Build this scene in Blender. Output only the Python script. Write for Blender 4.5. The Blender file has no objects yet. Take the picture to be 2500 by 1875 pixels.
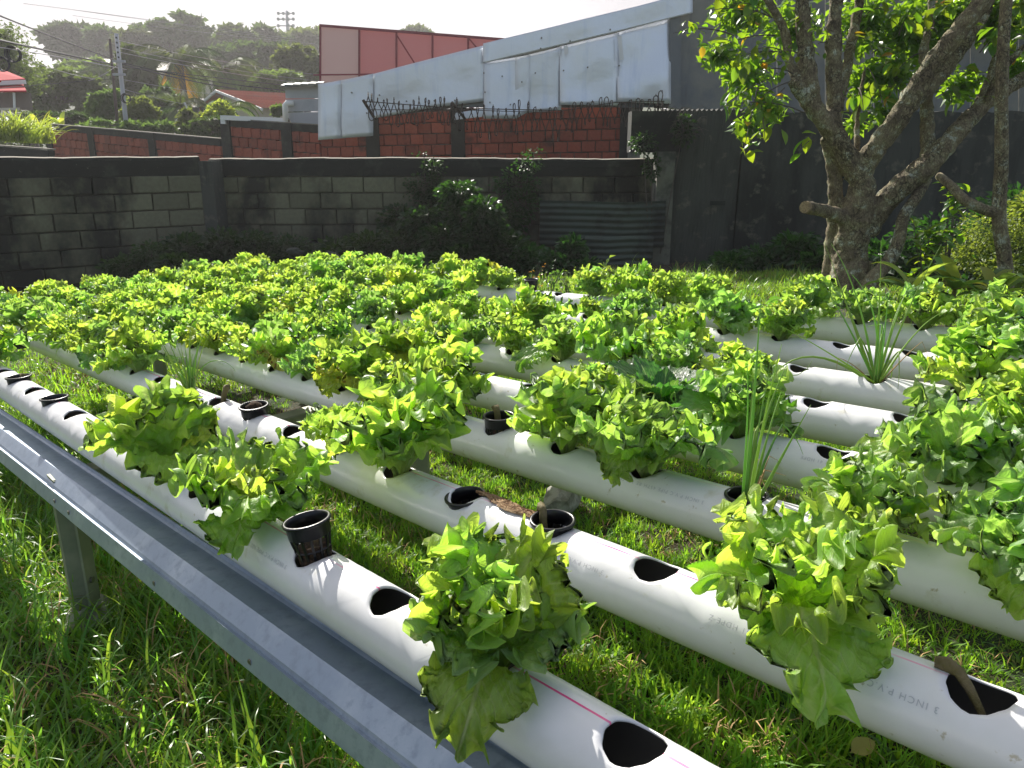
import bpy, math, random
import numpy as np
from mathutils import Vector, Matrix
random.seed(7); R_ = np.random.default_rng(11)
rad = math.radians
SC = bpy.context.scene
COL = SC.collection
H = 1.15                                    # camera height over the near lawn
PITCH = rad(16.503)

# ------------------------------------------------------------------ camera
cam = bpy.data.cameras.new("camera"); camo = bpy.data.objects.new("camera", cam); COL.objects.link(camo)
camo.location = (0, 0, H); camo.rotation_euler = (math.pi/2 - PITCH, 0, 0)
cam.sensor_fit = 'HORIZONTAL'; cam.sensor_width = 36; cam.lens = 36*1880/2500
cam.clip_start = .02; cam.clip_end = 900
SC.camera = camo
# ------------------------------------------------------------------ sky + sun
SUN_EL, SUN_AZ = rad(35), rad(-24)
SUNDIR = Vector((math.sin(SUN_AZ)*math.cos(SUN_EL), math.cos(SUN_AZ)*math.cos(SUN_EL), math.sin(SUN_EL)))
W = bpy.data.worlds.new("World"); SC.world = W; W.use_nodes = True
nt = W.node_tree; N = nt.nodes; Lk = nt.links; N.clear()
def wn(t, **k):
    n = N.new(t)
    for a, b in k.items(): setattr(n, a, b)
    return n
out = wn('ShaderNodeOutputWorld'); bg = wn('ShaderNodeBackground'); bg.inputs[1].default_value = .1
sky = wn('ShaderNodeTexSky', sky_type='NISHITA', sun_disc=False, sun_elevation=SUN_EL, sun_rotation=SUN_AZ, air_density=1.0, dust_density=1.5, ozone_density=1.2)
tc = wn('ShaderNodeTexCoord')
dot = wn('ShaderNodeVectorMath', operation='DOT_PRODUCT'); dot.inputs[1].default_value = SUNDIR
nrm = wn('ShaderNodeVectorMath', operation='NORMALIZE')
Lk.new(tc.outputs['Generated'], nrm.inputs[0]); Lk.new(nrm.outputs[0], dot.inputs[0])
mx = wn('ShaderNodeMath', operation='MAXIMUM'); mx.inputs[1].default_value = 0; Lk.new(dot.outputs['Value'], mx.inputs[0])
pw = wn('ShaderNodeMath', operation='POWER'); pw.inputs[1].default_value = 2.0; Lk.new(mx.outputs[0], pw.inputs[0])
ma = wn('ShaderNodeMath', operation='MULTIPLY_ADD'); ma.inputs[1].default_value = 3.0; ma.inputs[2].default_value = 2.8; Lk.new(pw.outputs[0], ma.inputs[0])
mp = wn('ShaderNodeMapping'); mp.inputs['Scale'].default_value = (1, 1, 3.2); Lk.new(nrm.outputs[0], mp.inputs[0])
no = wn('ShaderNodeTexNoise'); no.inputs['Scale'].default_value = 3.4; no.inputs['Detail'].default_value = 9; no.inputs['Roughness'].default_value = .58
Lk.new(mp.outputs[0], no.inputs['Vector'])
cr = wn('ShaderNodeMapRange'); cr.inputs[1].default_value = .38; cr.inputs[2].default_value = .62; cr.inputs[3].default_value = .0; cr.inputs[4].default_value = 1.0
Lk.new(no.outputs[0], cr.inputs[0])
cf0 = wn('ShaderNodeMapRange'); cf0.inputs[3].default_value = .10; cf0.inputs[4].default_value = .55; Lk.new(cr.outputs[0], cf0.inputs[0])
hz = wn('ShaderNodeMath', operation='MULTIPLY'); hz.inputs[1].default_value = 1.25; Lk.new(pw.outputs[0], hz.inputs[0])
cf = wn('ShaderNodeMath', operation='ADD', use_clamp=True); Lk.new(hz.outputs[0], cf.inputs[0]); Lk.new(cf0.outputs[0], cf.inputs[1])
# thin bright cloud veil: brighter where the cloud is thick and towards the sun
th = wn('ShaderNodeMapRange'); th.inputs[3].default_value = .86; th.inputs[4].default_value = 1.12; Lk.new(cr.outputs[0], th.inputs[0])
cm = wn('ShaderNodeMath', operation='MULTIPLY'); Lk.new(ma.outputs[0], cm.inputs[0]); Lk.new(th.outputs[0], cm.inputs[1])
cc = wn('ShaderNodeVectorMath', operation='SCALE'); cc.inputs[0].default_value = (1.0, .965, .995); Lk.new(cm.outputs[0], cc.inputs['Scale'])
mix = wn('ShaderNodeMix', data_type='RGBA'); Lk.new(cf.outputs[0], mix.inputs[0]); Lk.new(sky.outputs[0], mix.inputs[6]); Lk.new(cc.outputs[0], mix.inputs[7])
Lk.new(mix.outputs[2], bg.inputs[0]); Lk.new(bg.outputs[0], out.inputs[0])
sl = bpy.data.lights.new("sun", 'SUN'); sl.energy = 5.0; sl.angle = rad(.5); sl.color = (1, .95, .86)
so = bpy.data.objects.new("sun", sl); COL.objects.link(so); so.rotation_euler = SUNDIR.to_track_quat('Z', 'Y').to_euler()
SC.view_settings.view_transform = 'Standard'; SC.view_settings.look = 'None'; SC.view_settings.gamma = 1
SC.view_settings.exposure = 0.82; SC.view_settings.use_curve_mapping = False
SC.cycles.max_bounces = 8; SC.cycles.transparent_max_bounces = 6; SC.cycles.use_denoising = True
SC.cycles.volume_bounces = 0

# ------------------------------------------------------------------ helpers
F_, CX, CY = 1880., 1250., 937.5
sp, cp = math.sin(PITCH), math.cos(PITCH)
def ray(x, y):
    a, b = (x-CX)/F_, (y-CY)/F_
    return Vector((a, cp - b*sp, -sp - b*cp))
def at(x, y, Y):                      # a point of the place at distance Y in front of the photographer
    r = ray(x, y); return r*(Y/r.y) + Vector((0, 0, H))
def ground_z(x, y): return .05 - .03*(y-1) + .03*max(-8, min(8, x)) if y < 12 else .05-.33+.03*max(-8, min(8, x)) 
# table frame: x along the pipes, y across them, z up (the table drains down to the far left)
TD = Vector((0.69830974, -0.71367381, 0.05507445)).normalized()
TN = Vector((-0.05025173, 0.02787291, 0.99834757)).normalized()
TS = TN.cross(TD)
TP = Vector((0.37040156, 0.32117145, -0.53461022 + H))
TM = Matrix((TD, TS, TN)).transposed().to_4x4(); TM.translation = TP
def tb(t, w, u=0.): return TM @ Vector((t, w, u))
PITCHW = .2782

class MB:
    def __init__(s): s.v, s.f, s.m = [], [], []
    def add(s, vs, fs, mi=0):
        o = len(s.v); s.v += [tuple(v) for v in vs]; s.f += [tuple(i+o for i in f) for f in fs]; s.m += [mi]*len(fs); return s
    def box(s, c, sz, rot=None, mi=0):
        x, y, z = sz[0]/2, sz[1]/2, sz[2]/2
        vs = [Vector(p) for p in ((-x,-y,-z),(x,-y,-z),(x,y,-z),(-x,y,-z),(-x,-y,z),(x,-y,z),(x,y,z),(-x,y,z))]
        if rot is not None: vs = [rot @ v for v in vs]
        c = Vector(c)
        return s.add([v+c for v in vs], [(0,3,2,1),(4,5,6,7),(0,1,5,4),(1,2,6,5),(2,3,7,6),(3,0,4,7)], mi)
    def bar(s, p, q, w, h, mi=0, up=(0, 0, 1)):
        p, q = Vector(p), Vector(q); d = (q-p); L = d.length; d.normalize(); up = Vector(up)
        if abs(d.dot(up)) > .98: up = Vector((0, 1, 0))
        x = d.cross(up).normalized(); z = x.cross(d)
        return s.box((p+q)/2, (w, L, h), Matrix((x, d, z)).transposed(), mi)
    def tube(s, pts, rs, n=8, mi=0, cap=True, jit=0.):
        pts = [Vector(p) for p in pts]; k = len(pts)
        if not hasattr(rs, '__len__'): rs = [rs]*k
        ref = Vector((0, 0, 1)); vs = []; 
        for i, p in enumerate(pts):
            d = (pts[min(i+1, k-1)]-pts[max(i-1, 0)]).normalized()
            if i == 0:
                a = d.cross(ref if abs(d.z) < .9 else Vector((1, 0, 0))).normalized()
            else: a = (a - d*a.dot(d)).normalized()
            b = d.cross(a)
            for j in range(n):
                t = 2*math.pi*j/n; r = rs[i]*(1+jit*(random.random()-.5))
                vs.append(p + (a*math.cos(t)+b*math.sin(t))*r)
        fs = [(i*n+j, i*n+(j+1) % n, (i+1)*n+(j+1) % n, (i+1)*n+j) for i in range(k-1) for j in range(n)]
        if cap: fs += [tuple(range(n-1, -1, -1)), tuple((k-1)*n+j for j in range(n))]
        return s.add(vs, fs, mi)
    def prism(s, poly, off, mi=0):        # polygon (list of points) pushed by a vector
        n = len(poly); off = Vector(off); P = [Vector(p) for p in poly]
        return s.add(P+[p+off for p in P], [tuple(range(n)), tuple(range(2*n-1, n-1, -1))]+[(i, i+n, (i+1) % n+n, (i+1) % n) for i in range(n)], mi)
    def quad(s, *p, mi=0): return s.add(p, [tuple(range(len(p)))], mi)
    def mesh(s, name, mats, smooth=False):
        me = bpy.data.meshes.new(name); me.from_pydata(s.v, [], s.f)
        for m in (mats if isinstance(mats, (list, tuple)) else [mats]): me.materials.append(m)
        if any(s.m): me.polygons.foreach_set('material_index', s.m)
        if smooth: me.polygons.foreach_set('use_smooth', [True]*len(s.f))
        me.update(); return me
    def build(s, name, mats, parent=None, smooth=False, **k):
        return link(name, s.mesh(name, mats, smooth), parent, **k)
def link(name, me, parent=None, mat=None, **props):
    o = bpy.data.objects.new(name, me); COL.objects.link(o)
    if parent is not None: o.parent = parent
    if mat is not None: o.matrix_local = mat
    for a, b in props.items(): o[a] = b
    return o
def root(name, label, category, loc=(0, 0, 0), mat=None, group=None):
    o = bpy.data.objects.new(name, None); COL.objects.link(o); o.empty_display_size = .05
    if mat is not None: o.matrix_world = mat
    else: o.location = loc
    o['label'] = label; o['category'] = category
    if group: o['group'] = group
    return o
def tag(o, label, category, group=None):
    o['label'] = label; o['category'] = category
    if group: o['group'] = group
    return o
def npmesh(name, V, Fq, mats, smooth=True, uv=None, mi=None):
    me = bpy.data.meshes.new(name); V = np.asarray(V, np.float32); Fq = np.asarray(Fq, np.int32)
    me.vertices.add(len(V)); me.vertices.foreach_set('co', V.ravel())
    k = Fq.shape[1]; me.loops.add(Fq.size); me.loops.foreach_set('vertex_index', Fq.ravel())
    me.polygons.add(len(Fq)); me.polygons.foreach_set('loop_start', np.arange(len(Fq), dtype=np.int32)*k)
    me.polygons.foreach_set('loop_total', np.full(len(Fq), k, np.int32))
    me.polygons.foreach_set('use_smooth', np.full(len(Fq), smooth))
    for m in (mats if isinstance(mats, (list, tuple)) else [mats]): me.materials.append(m)
    if mi is not None: me.polygons.foreach_set('material_index', np.asarray(mi, np.int32))
    if uv is not None:
        l = me.uv_layers.new(name='UVMap'); l.data.foreach_set('uv', np.asarray(uv, np.float32)[Fq.ravel()].ravel())
    me.update(calc_edges=True); return me
def gridf(nu, nv, o=0):
    i, j = np.meshgrid(np.arange(nu-1), np.arange(nv-1), indexing='ij'); a = (i*nv+j).ravel()+o
    return np.stack([a, a+1, a+nv+1, a+nv], 1)

# ------------------------------------------------------------------ materials
def mat(name, col=(.5, .5, .5), rough=.6, metal=0., spec=.5, var=0., noise=None, bump=None, rnd=0.):
    """noise=[(scale, low, high, colour, detail)] patches of another colour; bump=(scale, strength, distance)"""
    m = bpy.data.materials.new(name); m.use_nodes = True; t = m.node_tree; b = t.nodes['Principled BSDF']
    b.inputs['Roughness'].default_value = rough; b.inputs['Metallic'].default_value = metal
    b.inputs['Specular IOR Level'].default_value = spec
    nw = t.nodes.new; ln = t.links.new
    tcn = nw('ShaderNodeTexCoord'); geo = nw('ShaderNodeNewGeometry')
    cur = None
    c0 = nw('ShaderNodeRGB'); c0.outputs[0].default_value = (*col, 1); cur = c0.outputs[0]
    for (sc, lo, hi, c2, *rest) in (noise or []):
        n = nw('ShaderNodeTexNoise'); n.inputs['Scale'].default_value = 1; n.inputs['Detail'].default_value = 8; n.inputs['Roughness'].default_value = .62
        mpn = nw('ShaderNodeMapping'); mpn.inputs['Scale'].default_value = sc if isinstance(sc, tuple) else (sc, sc, sc)
        ln(geo.outputs['Position'], mpn.inputs[0]); ln(mpn.outputs[0], n.inputs['Vector'])
        mr = nw('ShaderNodeMapRange'); mr.inputs[1].default_value = lo; mr.inputs[2].default_value = hi; ln(n.outputs[0], mr.inputs[0])
        mi = nw('ShaderNodeMix'); mi.data_type = 'RGBA'; ln(mr.outputs[0], mi.inputs[0]); ln(cur, mi.inputs[6]); mi.inputs[7].default_value = (*c2, 1); cur = mi.outputs[2]
    if rnd:
        oi = nw('ShaderNodeObjectInfo'); hs = nw('ShaderNodeHueSaturation'); mr = nw('ShaderNodeMapRange')
        mr.inputs[3].default_value = 1-rnd; mr.inputs[4].default_value = 1+rnd; ln(oi.outputs['Random'], mr.inputs[0]); ln(mr.outputs[0], hs.inputs['Value']); ln(cur, hs.inputs['Color']); cur = hs.outputs[0]
    if var:
        n = nw('ShaderNodeTexNoise'); n.inputs['Scale'].default_value = 23; n.inputs['Detail'].default_value = 6; ln(geo.outputs['Position'], n.inputs['Vector'])
        mr = nw('ShaderNodeMapRange'); mr.inputs[1].default_value = .3; mr.inputs[2].default_value = .7; mr.inputs[3].default_value = 1-var; mr.inputs[4].default_value = 1+var; ln(n.outputs[0], mr.inputs[0])
        hs = nw('ShaderNodeHueSaturation'); ln(mr.outputs[0], hs.inputs['Value']); ln(cur, hs.inputs['Color']); cur = hs.outputs[0]
    ln(cur, b.inputs['Base Color'])
    if bump:
        n = nw('ShaderNodeTexNoise'); n.inputs['Scale'].default_value = bump[0]; n.inputs['Detail'].default_value = 8; ln(geo.outputs['Position'], n.inputs['Vector'])
        bp = nw('ShaderNodeBump'); bp.inputs['Strength'].default_value = bump[1]; bp.inputs['Distance'].default_value = bump[2]; ln(n.outputs[0], bp.inputs['Height']); ln(bp.outputs[0], b.inputs['Normal'])
    return m
def leafmat(name, col, tcol, tr=.45, rough=.45, rnd=.15, veins=False, spots=None, spec=.4, hue=.02):
    m = bpy.data.materials.new(name); m.use_nodes = True; t = m.node_tree; b = t.nodes['Principled BSDF']; o = t.nodes['Material Output']
    nw = t.nodes.new; ln = t.links.new
    b.inputs['Roughness'].default_value = rough; b.inputs['Specular IOR Level'].default_value = spec
    ca = nw('ShaderNodeRGB'); ca.outputs[0].default_value = (*col, 1); cb = nw('ShaderNodeRGB'); cb.outputs[0].default_value = (*tcol, 1)
    A, B = ca.outputs[0], cb.outputs[0]
    def mixc(f, a, c):
        x = nw('ShaderNodeMix'); x.data_type = 'RGBA'
        ln(f, x.inputs[0]); ln(a, x.inputs[6]); x.inputs[7].default_value = (*c, 1); return x.outputs[2]
    def M(op, a, c=None, d=None):
        x = nw('ShaderNodeMath'); x.operation = op
        for i, q in enumerate((a, c, d)):
            if q is None: continue
            if isinstance(q, (int, float)): x.inputs[i].default_value = q
            else: ln(q, x.inputs[i])
        return x.outputs[0]
    b.inputs['Coat Weight'].default_value = .35 if veins else .0; b.inputs['Coat Roughness'].default_value = .38
    bumph = None
    if veins:
        uv = nw('ShaderNodeUVMap'); sx = nw('ShaderNodeSeparateXYZ'); ln(uv.outputs[0], sx.inputs[0])
        nz = nw('ShaderNodeTexNoise'); nz.inputs['Scale'].default_value = 5; nz.inputs['Detail'].default_value = 3; ln(uv.outputs[0], nz.inputs['Vector'])
        au = M('ABSOLUTE', sx.outputs[0]); v = sx.outputs[1]
        mid = M('SUBTRACT', 1., M('DIVIDE', au, M('MULTIPLY_ADD', M('SUBTRACT', 1., v), .10, .018))); mid = M('MAXIMUM', mid, 0.)
        mid = M('MINIMUM', M('MULTIPLY', mid, 1.6), 1.)
        k = M('ADD', M('MULTIPLY', M('SUBTRACT', v, M('MULTIPLY', au, .72)), 8.5), M('MULTIPLY', nz.outputs[0], .9))
        fr = M('ABSOLUTE', M('SUBTRACT', M('FRACT', k), .5)); sv = M('MAXIMUM', M('SUBTRACT', 1., M('MULTIPLY', fr, 6.5)), 0.)
        sv = M('MULTIPLY', sv, M('MAXIMUM', M('SUBTRACT', 1.05, M('MULTIPLY', au, .9)), 0.))
        k2 = M('ADD', M('MULTIPLY', M('ADD', v, M('MULTIPLY', au, .9)), 15.), M('MULTIPLY', nz.outputs[0], 2.5))
        fr2 = M('ABSOLUTE', M('SUBTRACT', M('FRACT', k2), .5)); sv2 = M('MAXIMUM', M('SUBTRACT', .5, M('MULTIPLY', fr2, 5.)), 0.)
        vm = M('MAXIMUM', M('MAXIMUM', mid, M('MULTIPLY', sv, .7)), M('MULTIPLY', sv2, .35))
        base = M('MAXIMUM', M('SUBTRACT', .38, v), 0.); base = M('MULTIPLY', base, 2.3); vm2 = M('MINIMUM', M('ADD', vm, base), 1.)
        A = mixc(M('MULTIPLY', vm2, .85), A, (.48, .56, .26)); B = mixc(M('MULTIPLY', vm2, .7), B, (.78, .85, .34))
        nb = nw('ShaderNodeTexNoise'); nb.inputs['Scale'].default_value = 14; nb.inputs['Detail'].default_value = 6; ln(uv.outputs[0], nb.inputs['Vector'])
        bumph = M('ADD', M('MULTIPLY', vm, -.7), M('MULTIPLY', nb.outputs[0], 1.8))
    if spots:
        geo = nw('ShaderNodeNewGeometry'); ns = nw('ShaderNodeTexNoise'); ns.inputs['Scale'].default_value = spots[0]; ns.inputs['Detail'].default_value = 6; ln(geo.outputs['Position'], ns.inputs['Vector'])
        mr = nw('ShaderNodeMapRange'); mr.inputs[1].default_value = spots[1]; mr.inputs[2].default_value = spots[1]+.08; ln(ns.outputs[0], mr.inputs[0])
        A = mixc(mr.outputs[0], A, spots[2]); B = mixc(mr.outputs[0], B, spots[2])
    oi = nw('ShaderNodeObjectInfo')
    def vary(c):
        hs = nw('ShaderNodeHueSaturation'); mr = nw('ShaderNodeMapRange'); mr.inputs[3].default_value = 1-rnd; mr.inputs[4].default_value = 1+rnd
        ln(oi.outputs['Random'], mr.inputs[0]); ln(mr.outputs[0], hs.inputs['Value'])
        f2 = M('FRACT', M('MULTIPLY', oi.outputs['Random'], 37.7)); m2 = nw('ShaderNodeMapRange'); m2.inputs[3].default_value = .5-hue; m2.inputs[4].default_value = .5+hue
        ln(f2, m2.inputs[0]); ln(m2.outputs[0], hs.inputs['Hue']); ln(c, hs.inputs['Color']); return hs.outputs[0]
    A, B = vary(A), vary(B)
    ln(A, b.inputs['Base Color']); tl = nw('ShaderNodeBsdfTranslucent'); ln(B, tl.inputs[0])
    if bumph is not None:
        bp = nw('ShaderNodeBump'); bp.inputs['Strength'].default_value = .8; bp.inputs['Distance'].default_value = .003; ln(bumph, bp.inputs['Height'])
        ln(bp.outputs[0], b.inputs['Normal']); ln(bp.outputs[0], tl.inputs['Normal'])
    ms = nw('ShaderNodeMixShader'); ms.inputs[0].default_value = tr; ln(b.outputs[0], ms.inputs[1]); ln(tl.outputs[0], ms.inputs[2]); ln(ms.outputs[0], o.inputs[0])
    return m

M_lett = leafmat('lettuce_green', (.26, .41, .090), (.60, .86, .08), .54, .50, .18, True, hue=.016, spec=.9)
M_lettb = leafmat('lettuce_bluish', (.22, .38, .13), (.44, .76, .09), .48, .46, .14, True, hue=.015, spec=.9)
M_letty = leafmat('lettuce_yellowing', (.36, .46, .06), (.74, .82, .07), .55, .5, .12, True, spots=(55, .64, (.40, .26, .04)))
M_lettd = leafmat('lettuce_dying', (.34, .36, .07), (.60, .56, .06), .45, .6, .2, True, spots=(50, .56, (.26, .12, .03)))
M_cabb = leafmat('cabbage_green', (.045, .125, .040), (.16, .42, .04), .40, .33, .12, True, spec=.6)
M_onion = leafmat('scallion_green', (.20, .36, .09), (.50, .72, .12), .35, .35, .2)
M_straw = mat('dry_straw', (.42, .27, .12), .8, rnd=.2)
M_grass = leafmat('grass', (.13, .26, .022), (.44, .74, .04), .45, .5, .25, hue=.02, spec=.3)
M_grassd = leafmat('long_grass', (.095, .21, .030), (.36, .62, .05), .45, .36, .3, hue=.025, spec=.5)
M_tree = leafmat('tree_leaf', (.045, .11, .018), (.36, .58, .02), .42, .33, .3, hue=.03, spec=.5)
M_treey = leafmat('tree_leaf_yellow', (.35, .22, .02), (.75, .42, .02), .5, .4, .2, spec=.5)
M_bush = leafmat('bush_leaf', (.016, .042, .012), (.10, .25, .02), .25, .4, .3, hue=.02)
M_weed = leafmat('weed_leaf', (.09, .17, .035), (.30, .46, .05), .42, .5, .3, hue=.03)
M_far = leafmat('far_leaf', (.060, .095, .030), (.13, .20, .03), .35, .6, .3, hue=.03)
M_far2 = leafmat('far_leaf_light', (.10, .15, .04), (.24, .33, .05), .4, .6, .3, hue=.03)
M_cane = leafmat('cane_leaf', (.20, .26, .04), (.52, .60, .06), .5, .45, .25, hue=.03)
M_soil = mat('soil', (.045, .032, .018), 1, noise=[(3, .45, .6, (.02, .035, .01))], bump=(40, .6, .01))
M_gz = mat('galvanized_steel', (.27, .33, .42), .38, .50, noise=[(9, .45, .7, (.38, .44, .52)), ((50, 50, 50), .5, .72, (.22, .27, .34))], bump=(260, .12, .001))
M_gzd = mat('galvanized_post', (.20, .22, .15), .6, .2, noise=[(6, .45, .65, (.30, .30, .22))], bump=(80, .2, .002))
M_steeld = mat('dark_beam', (.05, .055, .05), .5, .3)
M_bolt = mat('bolt_steel', (.18, .17, .15), .45, .9)
M_cup = mat('black_plastic', (.010, .010, .012), .32, spec=.5)
M_coir = mat('coir', (.035, .020, .010), 1, bump=(300, 1, .004), noise=[(120, .5, .6, (.09, .05, .025))])
M_dead = mat('dead_stem', (.15, .12, .06), .8, noise=[(60, .4, .6, (.12, .10, .03))], bump=(200, .8, .003))
M_root = mat('dry_roots', (.40, .27, .15), .9, noise=[(90, .4, .6, (.20, .11, .05))], bump=(400, 1, .003))
M_stone = mat('stone', (.34, .33, .29), .9, noise=[(18, .45, .6, (.16, .15, .12))], bump=(30, .8, .01))
M_ink = mat('print_ink', (.50, .51, .54), .6)
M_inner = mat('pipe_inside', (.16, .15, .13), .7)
# white pipe: grime and a pink chalk line through the holes
def pipemat(name, pink):
    m = mat(name, (.80, .80, .815), .26, noise=[(4, .45, .7, (.70, .70, .68)), ((14, 14, 14), .60, .72, (.62, .60, .50)), (60, .66, .72, (.5, .46, .36))])
    t = m.node_tree; nw = t.nodes.new; ln = t.links.new; b = t.nodes['Principled BSDF']; src = b.inputs['Base Color'].links[0].from_socket
    tcn = nw('ShaderNodeTexCoord'); sx = nw('ShaderNodeSeparateXYZ'); ln(tcn.outputs['Object'], sx.inputs[0])
    def M(op, a, c=None):
        x = nw('ShaderNodeMath'); x.operation = op
        for i, q in enumerate((a, c)):
            if q is None: continue
            if isinstance(q, (int, float)): x.inputs[i].default_value = q
            else: ln(q, x.inputs[i])
        return x.outputs[0]
    nz = nw('ShaderNodeTexNoise'); nz.inputs['Scale'].default_value = 6; nz.inputs['Detail'].default_value = 4; ln(tcn.outputs['Object'], nz.inputs['Vector'])
    line = M('MULTIPLY', M('LESS_THAN', M('ABSOLUTE', M('SUBTRACT', sx.outputs[1], M('MULTIPLY', M('SUBTRACT', nz.outputs[0], .5), .004))), .0014), M('GREATER_THAN', sx.outputs[2], 0.))
    mr = nw('ShaderNodeMapRange'); mr.inputs[1].default_value = .42; mr.inputs[2].default_value = .6; mr.inputs[3].default_value = .1; mr.inputs[4].default_value = pink; ln(nz.outputs[0], mr.inputs[0])
    mi = nw('ShaderNodeMix'); mi.data_type = 'RGBA'; ln(M('MULTIPLY', line, mr.outputs[0]), mi.inputs[0]); ln(src, mi.inputs[6]); mi.inputs[7].default_value = (.85, .12, .32, 1)
    # green-brown tint broken by noise, stronger towards the underside
    mr2 = nw('ShaderNodeMapRange'); mr2.inputs[1].default_value = -.012; mr2.inputs[2].default_value = -.045; mr2.inputs[3].default_value = 0; mr2.inputs[4].default_value = .55; ln(sx.outputs[2], mr2.inputs[0])
    nz2 = nw('ShaderNodeTexNoise'); nz2.inputs['Scale'].default_value = 9; ln(tcn.outputs['Object'], nz2.inputs['Vector'])
    mi2 = nw('ShaderNodeMix'); mi2.data_type = 'RGBA'; ln(M('MULTIPLY', mr2.outputs[0], nz2.outputs[0]), mi2.inputs[0]); ln(mi.outputs[2], mi2.inputs[6]); mi2.inputs[7].default_value = (.35, .33, .18, 1)
    ln(mi2.outputs[2], b.inputs['Base Color']); return m
M_pipe = pipemat('white_pvc', .15); M_pipep = pipemat('white_pvc_pink_line', 1.)
M_block = mat('concrete_block', (.140, .136, .084), .95, rnd=.16, var=.12, noise=[((1.1, 1.1, .7), .47, .60, (.018, .020, .013)), (5, .55, .75, (.10, .105, .07))], bump=(70, .5, .004))
M_mortar = mat('mortar', (.10, .096, .062), 1, noise=[((1.1, 1.1, .7), .48, .60, (.018, .02, .014))], bump=(60, .5, .004))
M_beam = mat('algae_black_concrete', (.014, .017, .013), .95, noise=[(3, .55, .75, (.05, .055, .04)), (26, .66, .74, (.16, .16, .13))], bump=(40, .5, .006))
M_cap = mat('sunlit_concrete_top', (.22, .20, .16), .95, noise=[(12, .5, .65, (.15, .14, .10))], bump=(50, .5, .005))  # sunlight on the wall tops put into the colour, paler than the beams
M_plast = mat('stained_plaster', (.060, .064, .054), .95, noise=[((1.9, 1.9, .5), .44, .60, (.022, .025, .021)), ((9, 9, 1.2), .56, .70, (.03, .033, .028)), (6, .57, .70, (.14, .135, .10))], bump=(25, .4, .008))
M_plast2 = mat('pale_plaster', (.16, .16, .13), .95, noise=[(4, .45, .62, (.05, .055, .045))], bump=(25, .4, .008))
M_brick = mat('red_clay_block', (.25, .055, .030), .9, rnd=.25, var=.15, noise=[(2.2, .56, .68, (.10, .03, .02)), (14, .6, .7, (.22, .07, .04))], bump=(30, .3, .004))
M_bmort = mat('dark_mortar', (.075, .055, .042), 1, noise=[(4, .5, .6, (.12, .11, .09))])
M_sheet = mat('galvanized_sheet', (.72, .75, .80), .36, .45, noise=[(.9, .46, .66, (.70, .72, .72)), ((5, 5, .6), .55, .75, (.58, .63, .72))], bump=(1.2, .4, .10), rnd=.06)
M_sheetd = mat('old_grey_sheet', (.13, .145, .15), .55, .3, noise=[(1, .45, .6, (.20, .20, .17)), ((5, 5, .6), .55, .72, (.08, .085, .08))], bump=(1.1, .5, .08))
M_corr = mat('corrugated_iron', (.055, .075, .06), .6, .3, noise=[(3, .5, .65, (.03, .035, .03))], rnd=.1)
M_shed = mat('pale_painted_sheet', (.42, .43, .44), .6, .1, noise=[(2, .5, .65, (.32, .34, .36))])
M_white = mat('white_paint', (.75, .75, .73), .5)
M_wire = mat('rusty_wire', (.06, .045, .035), .7, .5)
M_cable = mat('cable', (.03, .03, .035), .6)
M_cablel = mat('weathered_cable', (.32, .31, .33), .5)
M_frame = mat('red_frame', (.20, .035, .045), .6, .2)
M_panel = leafmat('billboard_skin', (.42, .25, .25), (.50, .28, .29), .5, .6, .06, spec=.2, hue=.0)
M_panelg = leafmat('billboard_skin_grey', (.42, .36, .36), (.52, .42, .42), .5, .6, .03, spec=.2, hue=.0)
M_roof = mat('red_roof_tile', (.48, .19, .13), .8, rnd=.1, noise=[(1.5, .5, .65, (.40, .22, .16))])
M_roofr = mat('red_sheet_roof', (.42, .02, .03), .85, spec=.1)
M_roofp = mat('pale_roof', (.48, .44, .40), .8)
M_housew = mat('cream_wall', (.55, .50, .42), .9)
M_brown = mat('brown_sheet', (.17, .14, .12), .8)
M_glass = mat('dark_window', (.02, .025, .03), .15)
M_conc = mat('pole_concrete', (.45, .45, .47), .85)
M_wood = mat('pole_wood', (.10, .075, .065), .9)
M_hill = mat('hill_green', (.045, .07, .025), 1, noise=[(.2, .45, .6, (.07, .09, .03))])
M_farb = mat('far_bark', (.10, .085, .07), .9)

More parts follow.
